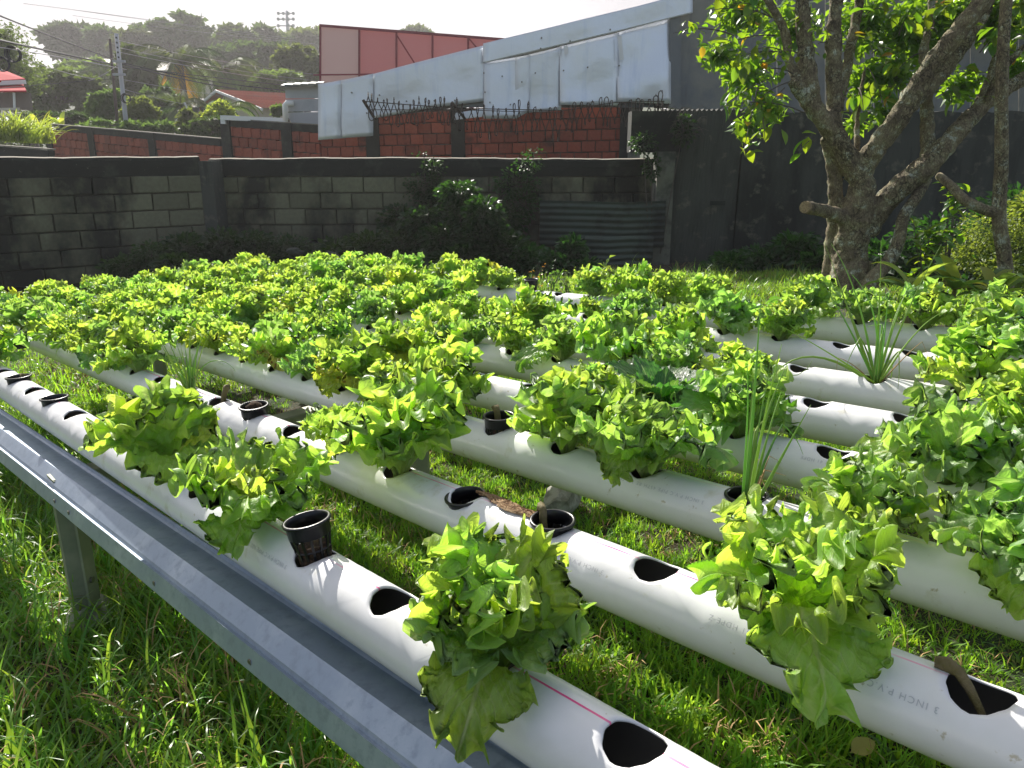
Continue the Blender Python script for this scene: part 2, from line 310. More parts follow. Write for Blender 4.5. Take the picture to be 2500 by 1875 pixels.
def barkmat():
    m = bpy.data.materials.new('bark'); m.use_nodes = True; t = m.node_tree; b = t.nodes['Principled BSDF']; nw = t.nodes.new; ln = t.links.new
    geo = nw('ShaderNodeNewGeometry')
    nz = nw('ShaderNodeTexNoise'); nz.inputs['Scale'].default_value = 6; nz.inputs['Detail'].default_value = 7; ln(geo.outputs['Position'], nz.inputs['Vector'])
    def vor(sc, amp):
        mpn = nw('ShaderNodeMapping'); mpn.inputs['Scale'].default_value = sc; ln(geo.outputs['Position'], mpn.inputs[0])
        ad = nw('ShaderNodeVectorMath'); ad.operation = 'MULTIPLY_ADD'; ad.inputs[1].default_value = (amp,)*3; ln(nz.outputs['Color'], ad.inputs[0]); ln(mpn.outputs[0], ad.inputs[2])
        vo = nw('ShaderNodeTexVoronoi'); vo.feature = 'DISTANCE_TO_EDGE'; vo.inputs['Scale'].default_value = 1; ln(ad.outputs[0], vo.inputs['Vector']); return vo.outputs['Distance']
    v1, v2 = vor((24, 24, 8), 7.), vor((60, 60, 24), 9.)
    cr = nw('ShaderNodeMapRange'); cr.inputs[1].default_value = 0; cr.inputs[2].default_value = .10; ln(v1, cr.inputs[0])
    cr2 = nw('ShaderNodeMapRange'); cr2.inputs[1].default_value = 0; cr2.inputs[2].default_value = .22; cr2.inputs[3].default_value = .55; ln(v2, cr2.inputs[0])
    # cracks only here and there
    n3 = nw('ShaderNodeTexNoise'); n3.inputs['Scale'].default_value = 5; n3.inputs['Detail'].default_value = 3; ln(geo.outputs['Position'], n3.inputs['Vector'])
    mk = nw('ShaderNodeMapRange'); mk.inputs[1].default_value = .40; mk.inputs[2].default_value = .58; mk.inputs[3].default_value = .15; mk.inputs[4].default_value = .9; ln(n3.outputs[0], mk.inputs[0])
    one = nw('ShaderNodeMix'); one.data_type = 'FLOAT'; one.inputs[2].default_value = 1.; ln(mk.outputs[0], one.inputs[0]); ln(cr.outputs[0], one.inputs[3])
    mul = nw('ShaderNodeMath'); mul.operation = 'MULTIPLY'; ln(one.outputs[0], mul.inputs[0]); ln(cr2.outputs[0], mul.inputs[1])
    n2 = nw('ShaderNodeTexNoise'); n2.inputs['Scale'].default_value = 8; n2.inputs['Detail'].default_value = 10; n2.inputs['Roughness'].default_value = .74; ln(geo.outputs['Position'], n2.inputs['Vector'])
    rp = nw('ShaderNodeValToRGB'); e = rp.color_ramp.elements; e[0].position = .34; e[0].color = (.10, .078, .045, 1); e[1].position = .46; e[1].color = (.27, .215, .13, 1)
    x = rp.color_ramp.elements.new(.55); x.color = (.34, .31, .17, 1); x = rp.color_ramp.elements.new(.60); x.color = (.58, .60, .47, 1); ln(n2.outputs[0], rp.inputs[0])
    mi = nw('ShaderNodeMix'); mi.data_type = 'RGBA'; mi.inputs[6].default_value = (.03, .022, .015, 1); ln(mul.outputs[0], mi.inputs[0]); ln(rp.outputs[0], mi.inputs[7]); ln(mi.outputs[2], b.inputs['Base Color'])
    hh = nw('ShaderNodeMath'); hh.operation = 'MULTIPLY_ADD'; hh.inputs[1].default_value = .9; ln(mul.outputs[0], hh.inputs[0]); ln(n2.outputs[0], hh.inputs[2])
    bp = nw('ShaderNodeBump'); bp.inputs['Strength'].default_value = .9; bp.inputs['Distance'].default_value = .014; ln(hh.outputs[0], bp.inputs['Height']); ln(bp.outputs[0], b.inputs['Normal'])
    b.inputs['Roughness'].default_value = .9; return m
M_bark = barkmat()

# ------------------------------------------------------------------ ground
def build_ground():
    xs = np.concatenate([np.linspace(-300, -30, 10), np.linspace(-24, 24, 70), np.linspace(30, 300, 10)])
    ys = np.concatenate([np.linspace(-30, -4, 6), np.linspace(-3, 13, 60), np.linspace(14, 60, 24), np.linspace(66, 400, 14)])
    V = []
    for x in xs:
        for y in ys:
            z = ground_z(x, y) + .02*math.sin(x*2.1+y)*math.cos(y*1.7)*(abs(x) < 20)
            if y > 12: z -= 0.0
            V.append((x, y, z))
    Q = gridf(len(xs), len(ys))[:, ::-1]; VA = np.array(V); mi = (VA[Q].mean(1)[:, 1] > 11.5).astype(int)
    o = link('ground', npmesh('ground', V, Q, [M_soil, M_hill], mi=mi), kind='structure')
build_ground()
hm = MB()                                         # wooded hill far behind
pts = []
nx, ny = 40, 8
V = []
for i in range(nx):
    for j in range(ny):
        x = -150+i*7.0; y = 95+j*16; t = j/(ny-1)
        hgt = (8+7*math.sin(i*.35)+5*math.sin(i*.8+1))*math.sin(min(1, t*1.4)*math.pi/2)*max(0, min(1, (70-x)/60))
        V.append((x, y, -.3+hgt))
link('hill', npmesh('hill', V, gridf(nx, ny)[:, ::-1], M_hill), kind='structure')

# ------------------------------------------------------------------ growing pipes
RP, RH = .045, .030
T0, T1 = -4.80, .95
OFF = {0: .010, 1: .028, 2: .004, 3: .016, 4: .048, 5: -.115, 6: -.14, 7: -.05}
SPC = {0: .188, 1: .189, 2: .190, 3: .188, 4: .188, 5: .188, 6: .188, 7: .188}
ROWW = {0: 0, 1: 1, 2: 2, 3: 3, 4: 3.98, 5: 4.93, 6: 6.05, 7: 7.36}
ROWN = ['front', 'second', 'third', 'fourth', 'fifth', 'sixth', 'seventh', 'rearmost']
def holes(k):
    r = []; t = OFF[k]+SPC[k]*4
    while t > T0+.06:
        if t < T1-.08: r.append(t)
        t -= SPC[k]
    return r
def pipe_mesh(k):
    hs = sorted(holes(k)); r = RP; V = []; Q = []; vt = []
    na, nt = 18, 12                                 # half patch samples
    amax = rad(78); NA = 44
    def pt(u, v): a = v/r; return (u, r*math.sin(a), r*math.cos(a))   # v unwrapped from the top
    vm = amax*r
    def ringpatch(t0, ua, ub):
        # rectangle [ua,ub] x [-vm,vm] with a round drilled hole of radius RH at (t0,0)
        B = []
        for i in range(nt): B.append((ua+(ub-ua)*i/nt, -vm))
        for i in range(na): B.append((ub, -vm+2*vm*i/na))
        for i in range(nt): B.append((ub-(ub-ua)*i/nt, vm))
        for i in range(na): B.append((ua, vm-2*vm*i/na))
        n = len(B); o = len(V); RR = (0, .12, .35, .65, 1)
        jit = random.random()*6
        for f in RR:
            for (u, v) in B:
                ph = math.atan2(v, u-t0)
                # even out angle
                rr = RH*(1+.025*math.sin(3*ph+jit)+.012*math.sin(11*ph+jit))
                hu = t0+rr*math.cos(ph); hv = r*math.asin(max(-.98, min(.98, rr*math.sin(ph)/r)))
                V.append(pt(hu+(u-hu)*f, hv+(v-hv)*f))
        for a in range(len(RR)-1):
            for i in range(n): Q.append((o+a*n+i, o+a*n+(i+1) % n, o+(a+1)*n+(i+1) % n, o+(a+1)*n+i))
    def band(ua, ub, full, nseg):
        a0, a1 = (amax, 2*math.pi-amax) if not full else (-amax, 2*math.pi-amax)
        nn = 26 if not full else 44
        o = len(V)
        for i in range(nseg+1):
            for j in range(nn+1):
                V.append(pt(ua+(ub-ua)*i/nseg, (a0+(a1-a0)*j/nn)*r))
        for i in range(nseg):
            for j in range(nn): Q.append((o+i*(nn+1)+j, o+(i+1)*(nn+1)+j, o+(i+1)*(nn+1)+j+1, o+i*(nn+1)+j+1))
    cur = T0
    half = SPC[k]/2
    for t in hs:
        a, b = t-half, t+half
        if a > cur+1e-4: band(cur, a, True, 2)
        ringpatch(t, a, b); band(a, b, False, nt); cur = b
    if cur < T1: band(cur, T1, True, 2)
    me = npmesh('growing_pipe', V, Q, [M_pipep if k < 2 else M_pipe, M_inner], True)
    import bmesh
    bm = bmesh.new(); bm.from_mesh(me); bmesh.ops.remove_doubles(bm, verts=bm.verts, dist=.0004); bmesh.ops.recalc_face_normals(bm, faces=bm.faces)
    bm.to_mesh(me); bm.free(); return me
def outward(me):
    # faces must look away from the axis
    p = me.polygons[len(me.polygons)//2]; c = p.center
    if (Vector((0, c.y, c.z))).dot(p.normal) < 0: me.flip_normals()
PIPES = {}
for k in range(8):
    me = pipe_mesh(k); outward(me)
    o = link('growing_pipe', me); m = TM.copy(); m.translation = tb(0, ROWW[k]*PITCHW, 0); o.matrix_world = m
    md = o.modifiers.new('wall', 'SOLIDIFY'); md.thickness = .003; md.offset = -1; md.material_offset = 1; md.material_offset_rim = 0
    lb = {0: 'white growing pipe nearest the steel rail with a pink line along its holes', 7: 'rearmost white growing pipe beside the weedy grass and the tree'}.get(k, 'white growing pipe with round planting holes, %s from the front' % ROWN[k])
    tag(o, lb, 'pipe', 'parallel white growing pipes'); PIPES[k] = o

def printed(k, text, t_right, ang, size=.0105):
    """maker's print on a pipe: upside down as seen from the rail, wrapped on the round wall"""
    cu = bpy.data.curves.new('print', 'FONT'); cu.body = text; cu.size = size; cu.space_character = 1.25
    ob = bpy.data.objects.new('print', cu); COL.objects.link(ob)
    me = bpy.data.meshes.new_from_object(ob); COL.objects.unlink(ob); bpy.data.objects.remove(ob)
    r = RP+.0005
    for v in me.vertices:
        a = -ang + v.co.y/r*-1*-1          # letters' tops point down the pipe's near side
        u = t_right - v.co.x
        a = ang - (-v.co.y)/r*-1
        v.co = (u, -r*math.sin(ang+v.co.y/r), r*math.cos(ang+v.co.y/r))
    me.materials.clear(); me.materials.append(M_ink)
    link('printed_text', me, PIPES[k])
printed(1, '3 INCH P.V.C PIPE   ZZ41 RE 100 SDR 41 HDPE Z', .0-.185, rad(50), .0095)
printed(1, '3 INCH P.V.C PIPE   ZZ41 RE 100 SDR 41', -.60, rad(50), .009)
printed(2, '3 INCH P.V.C PIPE 45TH RE 100 SDR 41', -.62, rad(49), .009)
printed(0, '3 INCH P.V.C PIPE 100 SDR 41', -.95, rad(50), .009)
printed(3, '3 INCH P.V.C PIPE RE 100 SDR 41 HDPE', -.40, rad(47), .009)

# ------------------------------------------------------------------ frame: front rail, cross beams, posts
rail = root('steel_rail', 'galvanized steel channel rail running diagonally in front of the pipes', 'rail')
def railpt(f, u): # f 0..1 from far left to the near right
    t = -4.85+f*5.9; s = (-.335+.073*(t+2.4)) if t < 9 else 0
    return t, s, u
def rail_prof(y0):
    # cross section (across, up) of a lipped channel, top flange away from the viewer, walls 3 mm
    return [(.002, -.064), (.005, -.0615), (.010, -.062), (.048, -.0655), (.053, -.063), (.055, -.056), (.0578, -.0565), (.056, -.0665), (.049, -.069), (.011, -.0655), (.0055, -.0652),
            (.001, -.070), (-.0165, -.0875), (-.0205, -.0955), (-.0245, -.0925), (-.0335, -.119), (-.0315, -.1235), (-.020, -.1255), (-.020, -.1285), (-.033, -.1265), (-.0365, -.120), (-.0268, -.0900), (-.0210, -.0915), (-.0180, -.0850), (-.0015, -.0675)]
pf = rail_prof(0); n = len(pf); V = []
for i in range(25):
    t, s, u = railpt(i/24, 0)
    for (a, b) in pf: V.append(tb(t, s*PITCHW*1.0+a, b))
Q = [(i*n+j, i*n+(j+1) % n, (i+1)*n+(j+1) % n, (i+1)*n+j) for i in range(24) for j in range(n)]
me = npmesh('channel', V, Q, M_gz, False); link('channel', me, rail)
def rb(t, up, sidew=0): _, s, _ = railpt((t+4.85)/5.9, 0); return tb(t, s*PITCHW+sidew, up)
for (t, up) in ((-1.9, -.108), (-1.80, -.108), (-1.33, -.110), (-.98, -.110), (-2.5, -.108), (-.5, -.110)):
    b = MB(); a = rb(t, up, -.034); c = rb(t, up, -.026); b.tube([a, c], [.0055, .0065], 6); b.build('bolt', M_bolt, rail)
b = MB(); b.bar(tb(-4.85, (-.335-.073*2.45)*PITCHW+.022, -.096), tb(1.05, (-.335+.073*3.45)*PITCHW+.022, -.096), .03, .058); b.build('inner_tube', M_gzd, rail)
# cross beams under the pipes
for i, (t, lab) in enumerate(((-4.3, 'dark steel cross beam under the far left part of the pipes'), (-1.98, 'dark steel cross beam under the pipes behind the front left lettuces'), (.55, 'dark steel cross beam under the near right ends of the pipes'))):
    b = MB(); 
    p, q = tb(t, -.10, -.078), tb(t, 7.6*PITCHW, -.078)
    b.bar(p, q, .05, .006); b.bar(p+TD*.025-TN*.022, q+TD*.025-TN*.022, .005, .044); b.bar(p-TN*.046+TD*.0, q-TN*.046, .05, .005)
    o = b.build('cross_beam', M_gzd if i == 1 else M_steeld); tag(o, lab, 'beam', 'cross beams of the growing table')
POSTT = -2.05
def post(t, w, lab, near=False, top=-.13):
    base = tb(t, w, top); gz = ground_z(base.x, base.y)
    r = root('table_post', lab, 'post', (base.x, base.y, gz), group='posts of the growing table')
    Hh = base.z-gz+.12
    b = MB(); s = .030
    prof = [(-s, -s), (s, -s), (s, s), (-s, s)]
    vs = []; 
    for z in (-.12, Hh-.12): vs += [(x*.85, y*.85, z) for x, y in [( -s*1.25, -s*.2), (-s*.3, -s*1.3), (s*1.1, -s*.6), (s*1.2, s*.9), (-s*.6, s*1.2)]]
    m5 = 5
    b.add(vs, [tuple(range(4, -1, -1)), tuple(range(5, 10))]+[(i, (i+1) % 5, 5+(i+1) % 5, 5+i) for i in range(5)])
    b.build('steel_post', M_gzd, r)
    if near:
        b = MB(); b.box((.034, -.012, .20), (.006, .045, .30)); b.build('bracket', M_gzd, r)
        b = MB(); b.tube([(.036, -.015, .13), (.043, -.015, .13)], .008, 8); b.tube([(.036, .0, .27), (.041, .0, .27)], .004, 6); b.build('bolt', M_bolt, r)
        b = MB(); b.tube([(0, 0, -.1), (.01, .0, .02), (0, 0, .05)], [.085, .065, .045], 9, jit=.3); b.build('footing', M_stone, r)
post(POSTT, -.062, 'weathered galvanized post carrying the front rail at lower left', True)
post(-4.0, -.068, 'galvanized post under the far left end of the front rail')
for t in (-4.3, -1.98): 
    for w, nm in ((3.5, 'middle'), (7.4, 'rear')):
        post(t, w*PITCHW, 'galvanized post under the %s of the %s cross beam' % (nm, 'far left' if t < -3 else 'near left'), False, -.12)

# ------------------------------------------------------------------ net cups
def net_cup_parts(parent, mat4=None, coir=True, stain=False):
    h, r0, r1 = .062, .031, .021
    b = MB(); 
    prof = [(r0+.0035, h), (r0+.0035, h-.003), (r0, h-.004), (r0-.001, h-.022), (r0-.0028, h-.022), (r0-.0018, h-.001), (r0, h+.001)]
    n = 28; vs = [(r*math.cos(2*math.pi*j/n), r*math.sin(2*math.pi*j/n), z) for r, z in prof for j in range(n)]; kk = len(prof)
    b.add(vs, [(i*n+j, i*n+(j+1) % n, ((i+1) % kk)*n+(j+1) % n, ((i+1) % kk)*n+j) for i in range(kk) for j in range(n)])
    o = b.build('cup_rim', M_cup, parent, True)
    b = MB(); m = 14
    for j in range(m):
        a = 2*math.pi*j/m; c, s = math.cos(a), math.sin(a)
        b.bar(((r0-.002)*c, (r0-.002)*s, h-.021), ((r1)*c, (r1)*s, 0), .0035, .0022, up=(c, s, 0))
    for z, r in ((.004, r1+.0008), (.020, r1+.004)): 
        b.tube([(r*math.cos(2*math.pi*j/24), r*math.sin(2*math.pi*j/24), z) for j in range(25)], .0016, 4)
    b.tube([(0, 0, -.001), (0, 0, .001)], r1, 16)
    b.build('slotted_basket', M_cup, parent)
    if coir:
        b = MB(); rs = [r1*.8, r1*1.15, r1*1.12, r1*.95]; b.tube([(0, 0, -.006), (0, 0, .003), (0, 0, .014), (0, 0, .024)], rs, 14, jit=.25)
        b.build('coir', M_coir, parent, True)
CUPPARTS = None
def net_cup(k, t, lift, label, tilt=(0, 0), **kw):
    m = TM.copy(); m.translation = tb(t, ROWW[k]*PITCHW, RP-.058+lift)
    m = m @ Matrix.Rotation(tilt[0], 4, 'X') @ Matrix.Rotation(tilt[1], 4, 'Y')
    r = root('net_cup', label, 'net cup', mat=m, group='black net cups in the pipe holes'); net_cup_parts(r, **kw); return r

# ------------------------------------------------------------------ lettuce
def sstep(a, b, x): t = np.clip((x-a)/(b-a), 0, 1); return t*t*(3-2*t)
def leaf_np(L, Wd, a0, a1, seed, frill=1., cup=.25, nu=82, nv=56, teeth=.12, kind='lettuce', bend=.5, twist=0.):
    rg = np.random.default_rng(seed)
    u = np.linspace(-1, 1, nu)[:, None]; v = np.linspace(0, 1, nv)[None, :]
    u = np.sign(u)*np.abs(u)**.9
    u = u+0*v; v = v+0*u
    if kind == 'lettuce':
        hw = Wd*(.11+.89*sstep(.08, .74, v)**.95)*(1-.42*sstep(.72, 1.0, v)**1.3)
        y = L*v*(1-.17*u*u*v*v-.05*np.abs(u)*v); x = u*hw
    else:
        hw = Wd*(.07+.93*np.sin(np.clip((v-.1)/.9, 0, 1)**.8*math.pi)**.75*(v > .1)); hw = np.maximum(hw, Wd*.06*(1-v))
        y = L*v*(1-.04*u*u); x = u*hw
    yc = L*.45; th = np.arctan2(x, y-yc+1e-6)
    e = np.maximum(np.abs(u)*sstep(.12, .45, v), sstep(.45, 1., v))
    m = e**5
    ph = rg.uniform(0, 6.28, 8)
    tooth = teeth*(.8*np.abs(((th*3.3+ph[0]+.3*np.sin(5*th)) % 1)-.5)*2 + .8*np.abs(((th*8.1+ph[1]+.2*np.sin(7*th)) % 1)-.5)*2 - .8 + .5*np.sin(3*th+ph[2]))
    x = x*(1+m*tooth*1.2); y = yc+(y-yc)*(1+m*tooth*1.2)
    A = .205*Wd*frill; e2 = e**2.4; e4 = e**4.5
    w3 = 22+rg.uniform(-3, 3)
    z = A*e2*(.42*np.sin(3.4*th+ph[3]+.6*np.sin(2*th+ph[6]))+.20*np.sin(9.5*th+ph[4]+np.sin(3*th))) + A*e4*(.50*np.sin(w3*th+ph[5]+.9*np.sin(4*th+ph[0]))+.40*np.sin(41*th+ph[2]+1.2*np.sin(6*th)))
    z += A*.26*np.sin(x/Wd*9+ph[1]+np.sin(y/L*7))*np.sin(y/L*11+ph[2])*sstep(.2, .6, v) + A*.15*np.sin(x/Wd*23+ph[3]+2*np.sin(y/L*9))*np.sin(y/L*27+ph[4]+2*np.sin(x/Wd*8))*sstep(.25, .5, v)
    x = x+A*.55*e4*np.cos(w3*th+ph[5])*np.cos(th); y = y-A*.55*e4*np.cos(w3*th+ph[5])*np.sin(th)*.6
    z += cup*hw*u*u*(1-.5*v) + cup*.4*Wd*(1-np.exp(-((u/.16)**2)))*.12
    z -= .0022*np.exp(-(u/.10)**2)*(1-v)*(L/.12)          # rib
    # bend along a curve
    ns = 80; s = np.linspace(0, 1.25, ns); ang = a0+(a1-a0)*np.clip(s, 0, 1.2)**(1/bend if bend < 1 else 1)*1.
    ds = L*(s[1]-s[0]); cy = np.concatenate([[0], np.cumsum(np.cos(ang[:-1])*ds)]); cz = np.concatenate([[0], np.cumsum(np.sin(ang[:-1])*ds)])
    yy = np.clip(y/L, 0, 1.24); px = np.interp(yy, s, cy); pz = np.interp(yy, s, cz); an = np.interp(yy, s, ang)
    tw = twist*v; x2 = x*np.cos(tw)-z*np.sin(tw); z2 = x*np.sin(tw)+z*np.cos(tw)
    Y = px-z2*np.sin(an); Z = pz+z2*np.cos(an)
    V = np.stack([x2, Y, Z], -1).reshape(-1, 3); UV = np.stack([u, v], -1).reshape(-1, 2)
    return V, gridf(nu, nv), UV
LV = {}
def leafset(key, mats, specs):
    LV[key] = []
    for sp_ in specs:
        V, Q, UV = leaf_np(**sp_)
        LV[key].append([npmesh('leaf', V, Q, m_, True, UV) for m_ in mats])
r8 = lambda a: rad(a)
leafset('in', [M_lett, M_lettb, M_letty, M_lettd], [dict(L=.098, Wd=.050, a0=r8(88), a1=r8(66+10*i), seed=20+i, frill=1.5, cup=.34) for i in range(4)])
leafset('mid', [M_lett, M_lettb, M_letty, M_lettd], [dict(L=.136, Wd=.078, a0=r8(80), a1=r8(26+15*i), seed=40+i, frill=1.35, cup=.34, twist=.18*(i-2)) for i in range(5)])
leafset('out', [M_lett, M_lettb, M_letty, M_lettd], [dict(L=.140, Wd=.078, a0=r8(64), a1=r8(18-20*i), seed=60+i, frill=1.3, cup=.2, twist=.25*(i-2)) for i in range(5)])
leafset('drop', [M_lett, M_lettb, M_letty, M_lettd], [dict(L=.150, Wd=.058, a0=r8(76), a1=r8(-60-12*i), seed=80+i, frill=1.5, cup=.15, bend=.9, twist=.3*(i-1)) for i in range(3)])
leafset('cab', [M_cabb], [dict(L=.155, Wd=.050, a0=r8(74-6*i), a1=r8(52-26*i), seed=100+i, frill=.40, cup=.35, teeth=.02, kind='cabbage') for i in range(4)])
HZ = lambda seed: random.Random(seed)
def put_leaf(parent, key, i, mi, az, tilt, s, off, wide=1.):
    me = LV[key][i][min(mi, len(LV[key][i])-1)]
    o = bpy.data.objects.new('leaf', me); COL.objects.link(o); o.parent = parent
    o.matrix_local = Matrix.Translation(off) @ Matrix.Rotation(az, 4, 'Z') @ Matrix.Rotation(tilt, 4, 'X') @ Matrix.Diagonal((s*wide, s, s, 1))
    return o
def lettuce(k, t, size, label, seed, n=(4, 5, 5, 1), tone=0, kind='lettuce', lean=(0, 0), group=True, azs=None):
    rg = HZ(seed); m = Matrix.Translation(tb(t, ROWW[k]*PITCHW, RP-.022))@Matrix.Rotation(rg.uniform(0, 6.28), 4, 'Z')
    if lean != (0, 0): m = Matrix.Translation(m.translation)@Matrix.Rotation(lean[0], 4, 'X')@Matrix.Rotation(lean[1], 4, 'Y')@m.to_3x3().to_4x4()
    r = root('cabbage' if kind == 'cab' else 'lettuce', label, 'cabbage plant' if kind == 'cab' else 'lettuce', mat=m)
    if group: r['group'] = 'lettuces growing in the white pipes'
    az = rg.uniform(0, 6.28)
    def mi():
        x = rg.random()
        return tone if x < .80 else (1-tone if x < .965 else (2 if x < .992 else 3)) if tone in (0, 1) else (tone if x < .5 else 0)
    if kind == 'cab':
        for j in range(sum(n)):
            az += 2.399+rg.uniform(-.3, .3); f = j/sum(n)
            i = min(3, int(f*4)); s = size*(.72+.5*f)*rg.uniform(.85, 1.1)
            o = put_leaf(r, 'cab', i, 0, az, rg.uniform(-.1, .15), s, (0, 0, .0))
        return r
    for ki, (key, cnt) in enumerate(zip(('in', 'mid', 'out', 'drop'), n)):
        for j in range(cnt):
            az += 2.399+rg.uniform(-.35, .35); s = size*rg.uniform(.78, 1.14)
            q = rg.randrange(len(LV[key])); c = .007 if ki else .003
            m_i = mi()
            if ki < 2 and m_i > 1: m_i = 0
            o = put_leaf(r, key, q, m_i, az, rg.uniform(-.14, .16), s, (-math.sin(az)*c, math.cos(az)*c, .004*(2-ki)), rg.uniform(.85, 1.12))
            # the stalk side is down in the cup
    return r

ORD = ['first', 'second', 'third', 'fourth', 'fifth', 'sixth', 'seventh', 'eighth', 'ninth', 'tenth', 'eleventh', 'twelfth', 'thirteenth', 'fourteenth', 'fifteenth', 'sixteenth', 'seventeenth', 'eighteenth', 'nineteenth', 'twentieth', 'twenty-first', 'twenty-second', 'twenty-third', 'twenty-fourth', 'twenty-fifth', 'twenty-sixth', 'twenty-seventh', 'twenty-eighth', 'twenty-ninth', 'thirtieth', 'thirty-first', 'thirty-second']
def near_hole(k, t): return min(holes(k), key=lambda h: abs(h-t))
EMPTY = {0: [-.366, -.742, -.93, -1.29, -1.67, -1.86, -2.02, -2.21, -2.40, -2.60, -2.80],
         1: [-.162, -.541, -.723, -.926, -1.48, -1.67, -1.85, -2.04, -2.23],
         2: [-1.143, -.566],
         3: [-.548, -1.99, -1.3, -1.49],
         4: [-.704, -.52, -2.3],
         5: [-.866, -1.05, -.68, -1.6],
         6: [-.88, -.69, -1.43, -1.94, -2.12, -2.45],
         7: [-2.45, -2.29, -1.38]}
for k in EMPTY: EMPTY[k] = [round(near_hole(k, t), 4) for t in EMPTY[k]]
# plants one can single out: (pipe, place, size, label, leaf counts, tone, kind, lean, seed)
HERO = [
 (0, -.556, 1.12, 'large curly lettuce in the foreground with leaves spilling over the front pipe', (1, 5, 4, 2), 0, 'lettuce', (0, 0), 5),
 (0, -1.104, 1.08, 'broad leaved lettuce just left of the tall black cup on the front pipe', (1, 3, 5, 1), 0, 'lettuce', (0, 0), 6),
 (0, -1.48, 1.22, 'big lettuce rising over the left part of the front pipe', (2, 4, 4, 1), 0, 'lettuce', (0, 0), 7),
 (1, -.338, 1.10, 'floppy wide lettuce at lower right with pale ribs hanging over the pipe', (0, 4, 5, 2), 0, 'lettuce', (0, 0), 8),
 (1, -1.11, 1.28, 'tall upright lettuce with fan shaped leaves left of the dry roots', (1, 7, 3, 1), 0, 'lettuce', (0, 0), 9),
 (1, -1.29, .85, 'small lettuce squeezed behind the two front pipe lettuces', (1, 3, 3, 0), 0, 'lettuce', (0, 0), 10),
 (2, -.15, 1.05, 'dense curly lettuce touching the right edge of the view', (2, 4, 4, 1), 1, 'lettuce', (0, 0), 12),
 (2, -.95, 1.15, 'lettuce with pale striped leaves right of the half raised black cup', (1, 5, 4, 1), 0, 'lettuce', (0, 0), 13),
 (2, -.76, 1.15, 'ragged lettuce with a browning drooping leaf left of the tall scallions', (2, 4, 4, 2), 1, 'lettuce', (0, 0), 14),
 (2, -1.33, 1.15, 'bright upright lettuce behind the half raised black cup', (1, 6, 3, 1), 0, 'lettuce', (0, 0), 15),
 (3, -.93, 1.05, 'dark leaved cabbage plant with thick pale ribs amid the lettuces', (3, 4, 4, 0), 0, 'cab', (0, 0), 16),
 (3, -.735, 1.05, 'veined lettuce directly behind the tall scallions', (1, 5, 4, 1), 1, 'lettuce', (0, 0), 17),
 (3, -.36, 1.08, 'sprawling pale lettuce with one long upswept leaf at right', (1, 4, 5, 1), 1, 'lettuce', (0, 0), 18),
 (4, -.33, 1.08, 'open yellow green lettuce below the big scallion clump', (1, 4, 4, 1), 0, 'lettuce', (0, 0), 19),
 (5, -.115, 1.1, 'yellowing lettuce at the right edge above the sprawling pale one', (2, 4, 4, 1), 2, 'lettuce', (0, 0), 21),
 (1, -2.415, 1.1, 'bright lettuce standing left of the small scallion tuft', (2, 4, 4, 1), 0, 'lettuce', (0, 0), 22),
 (1, -2.61, 1.05, 'dark lettuce with a long leaf hanging below its pipe at left', (2, 4, 5, 3), 1, 'lettuce', (0, 0), 23),
]
used = set()
for (k, t, sz, lab, nn, tone, kind, lean, sd) in HERO:
    h = near_hole(k, t); used.add((k, round(h, 4))); lettuce(k, h, sz, lab, sd, nn, tone, kind, lean, kind == 'lettuce')
used |= {(k, t) for k in EMPTY for t in EMPTY[k]}
for k in range(8):
    hs = sorted(holes(k)); rank = 0
    for t in hs:
        rank += 1
        if (k, round(t, 4)) in used: continue
        if t > (.25 if k > 1 else -.2): continue
        if k == 0 and t > -2.9: continue
        rg = HZ(1000+k*50+rank)
        far = t < -2.6
        look = 'frilly green' ; tone = 0; sz = rg.uniform(.82, 1.16)*(1.0 if t < -1.4 else 1.04)
        if rg.random() < .10: look, sz = 'small frilly', sz*.8
        if rg.random() < .22: tone = 1; look = look.replace('green', 'blue green')
        if rg.random() < .04: tone = 2; look = 'yellowish'
        look = 'blue green' if 'blue' in look else look
        lab = '%s lettuce, %s pipe%s, %s hole from its far left end' % (look, ROWN[k], '' if k == 7 else ' from the front' if k else '', ORD[rank-1])
        if k == 6 and near_hole(6, -1.75) == t: sz *= .7
        lettuce(k, t, sz, lab, 3000+k*60+rank, (2, 4+(rg.random() < .4), 4, 1 if rg.random() < .45 else 0), tone)

net_cup(0, near_hole(0, -.93), .045, 'tall black net cup lifted out of its hole beside the foreground lettuce', (.06, -.10))
net_cup(0, near_hole(0, -2.60), .004, 'black net cup sunk in the front pipe near the left edge with dead stem', (0, 0))
net_cup(0, near_hole(0, -2.21), .003, 'empty black net cup sunk in the front pipe, right of the dead stem one', (0, 0))
net_cup(1, near_hole(1, -.723), .006, 'black net cup with bent dead stem at the end of dry roots', (0, .05))
net_cup(1, near_hole(1, -.926), -.006, 'black net cup sunk low at the left end of dry roots', (.1, 0))
net_cup(1, near_hole(1, -1.67), .016, 'raised black net cup on the second pipe beside brown coir', (.05, .05))
net_cup(2, near_hole(2, -1.143), .020, 'half raised black net cup holding a cut stem on the third pipe', (0, .04))
net_cup(2, near_hole(2, -.566), -.004, 'black net cup holding the tall scallions', (0, 0))
net_cup(6, near_hole(6, -1.38), .022, 'empty black net cup raised on the seventh pipe near the tree', (0, 0))
net_cup(7, near_hole(7, -2.45), .045, 'black net cup with a dry weed at the rearmost pipe', (0, .05))
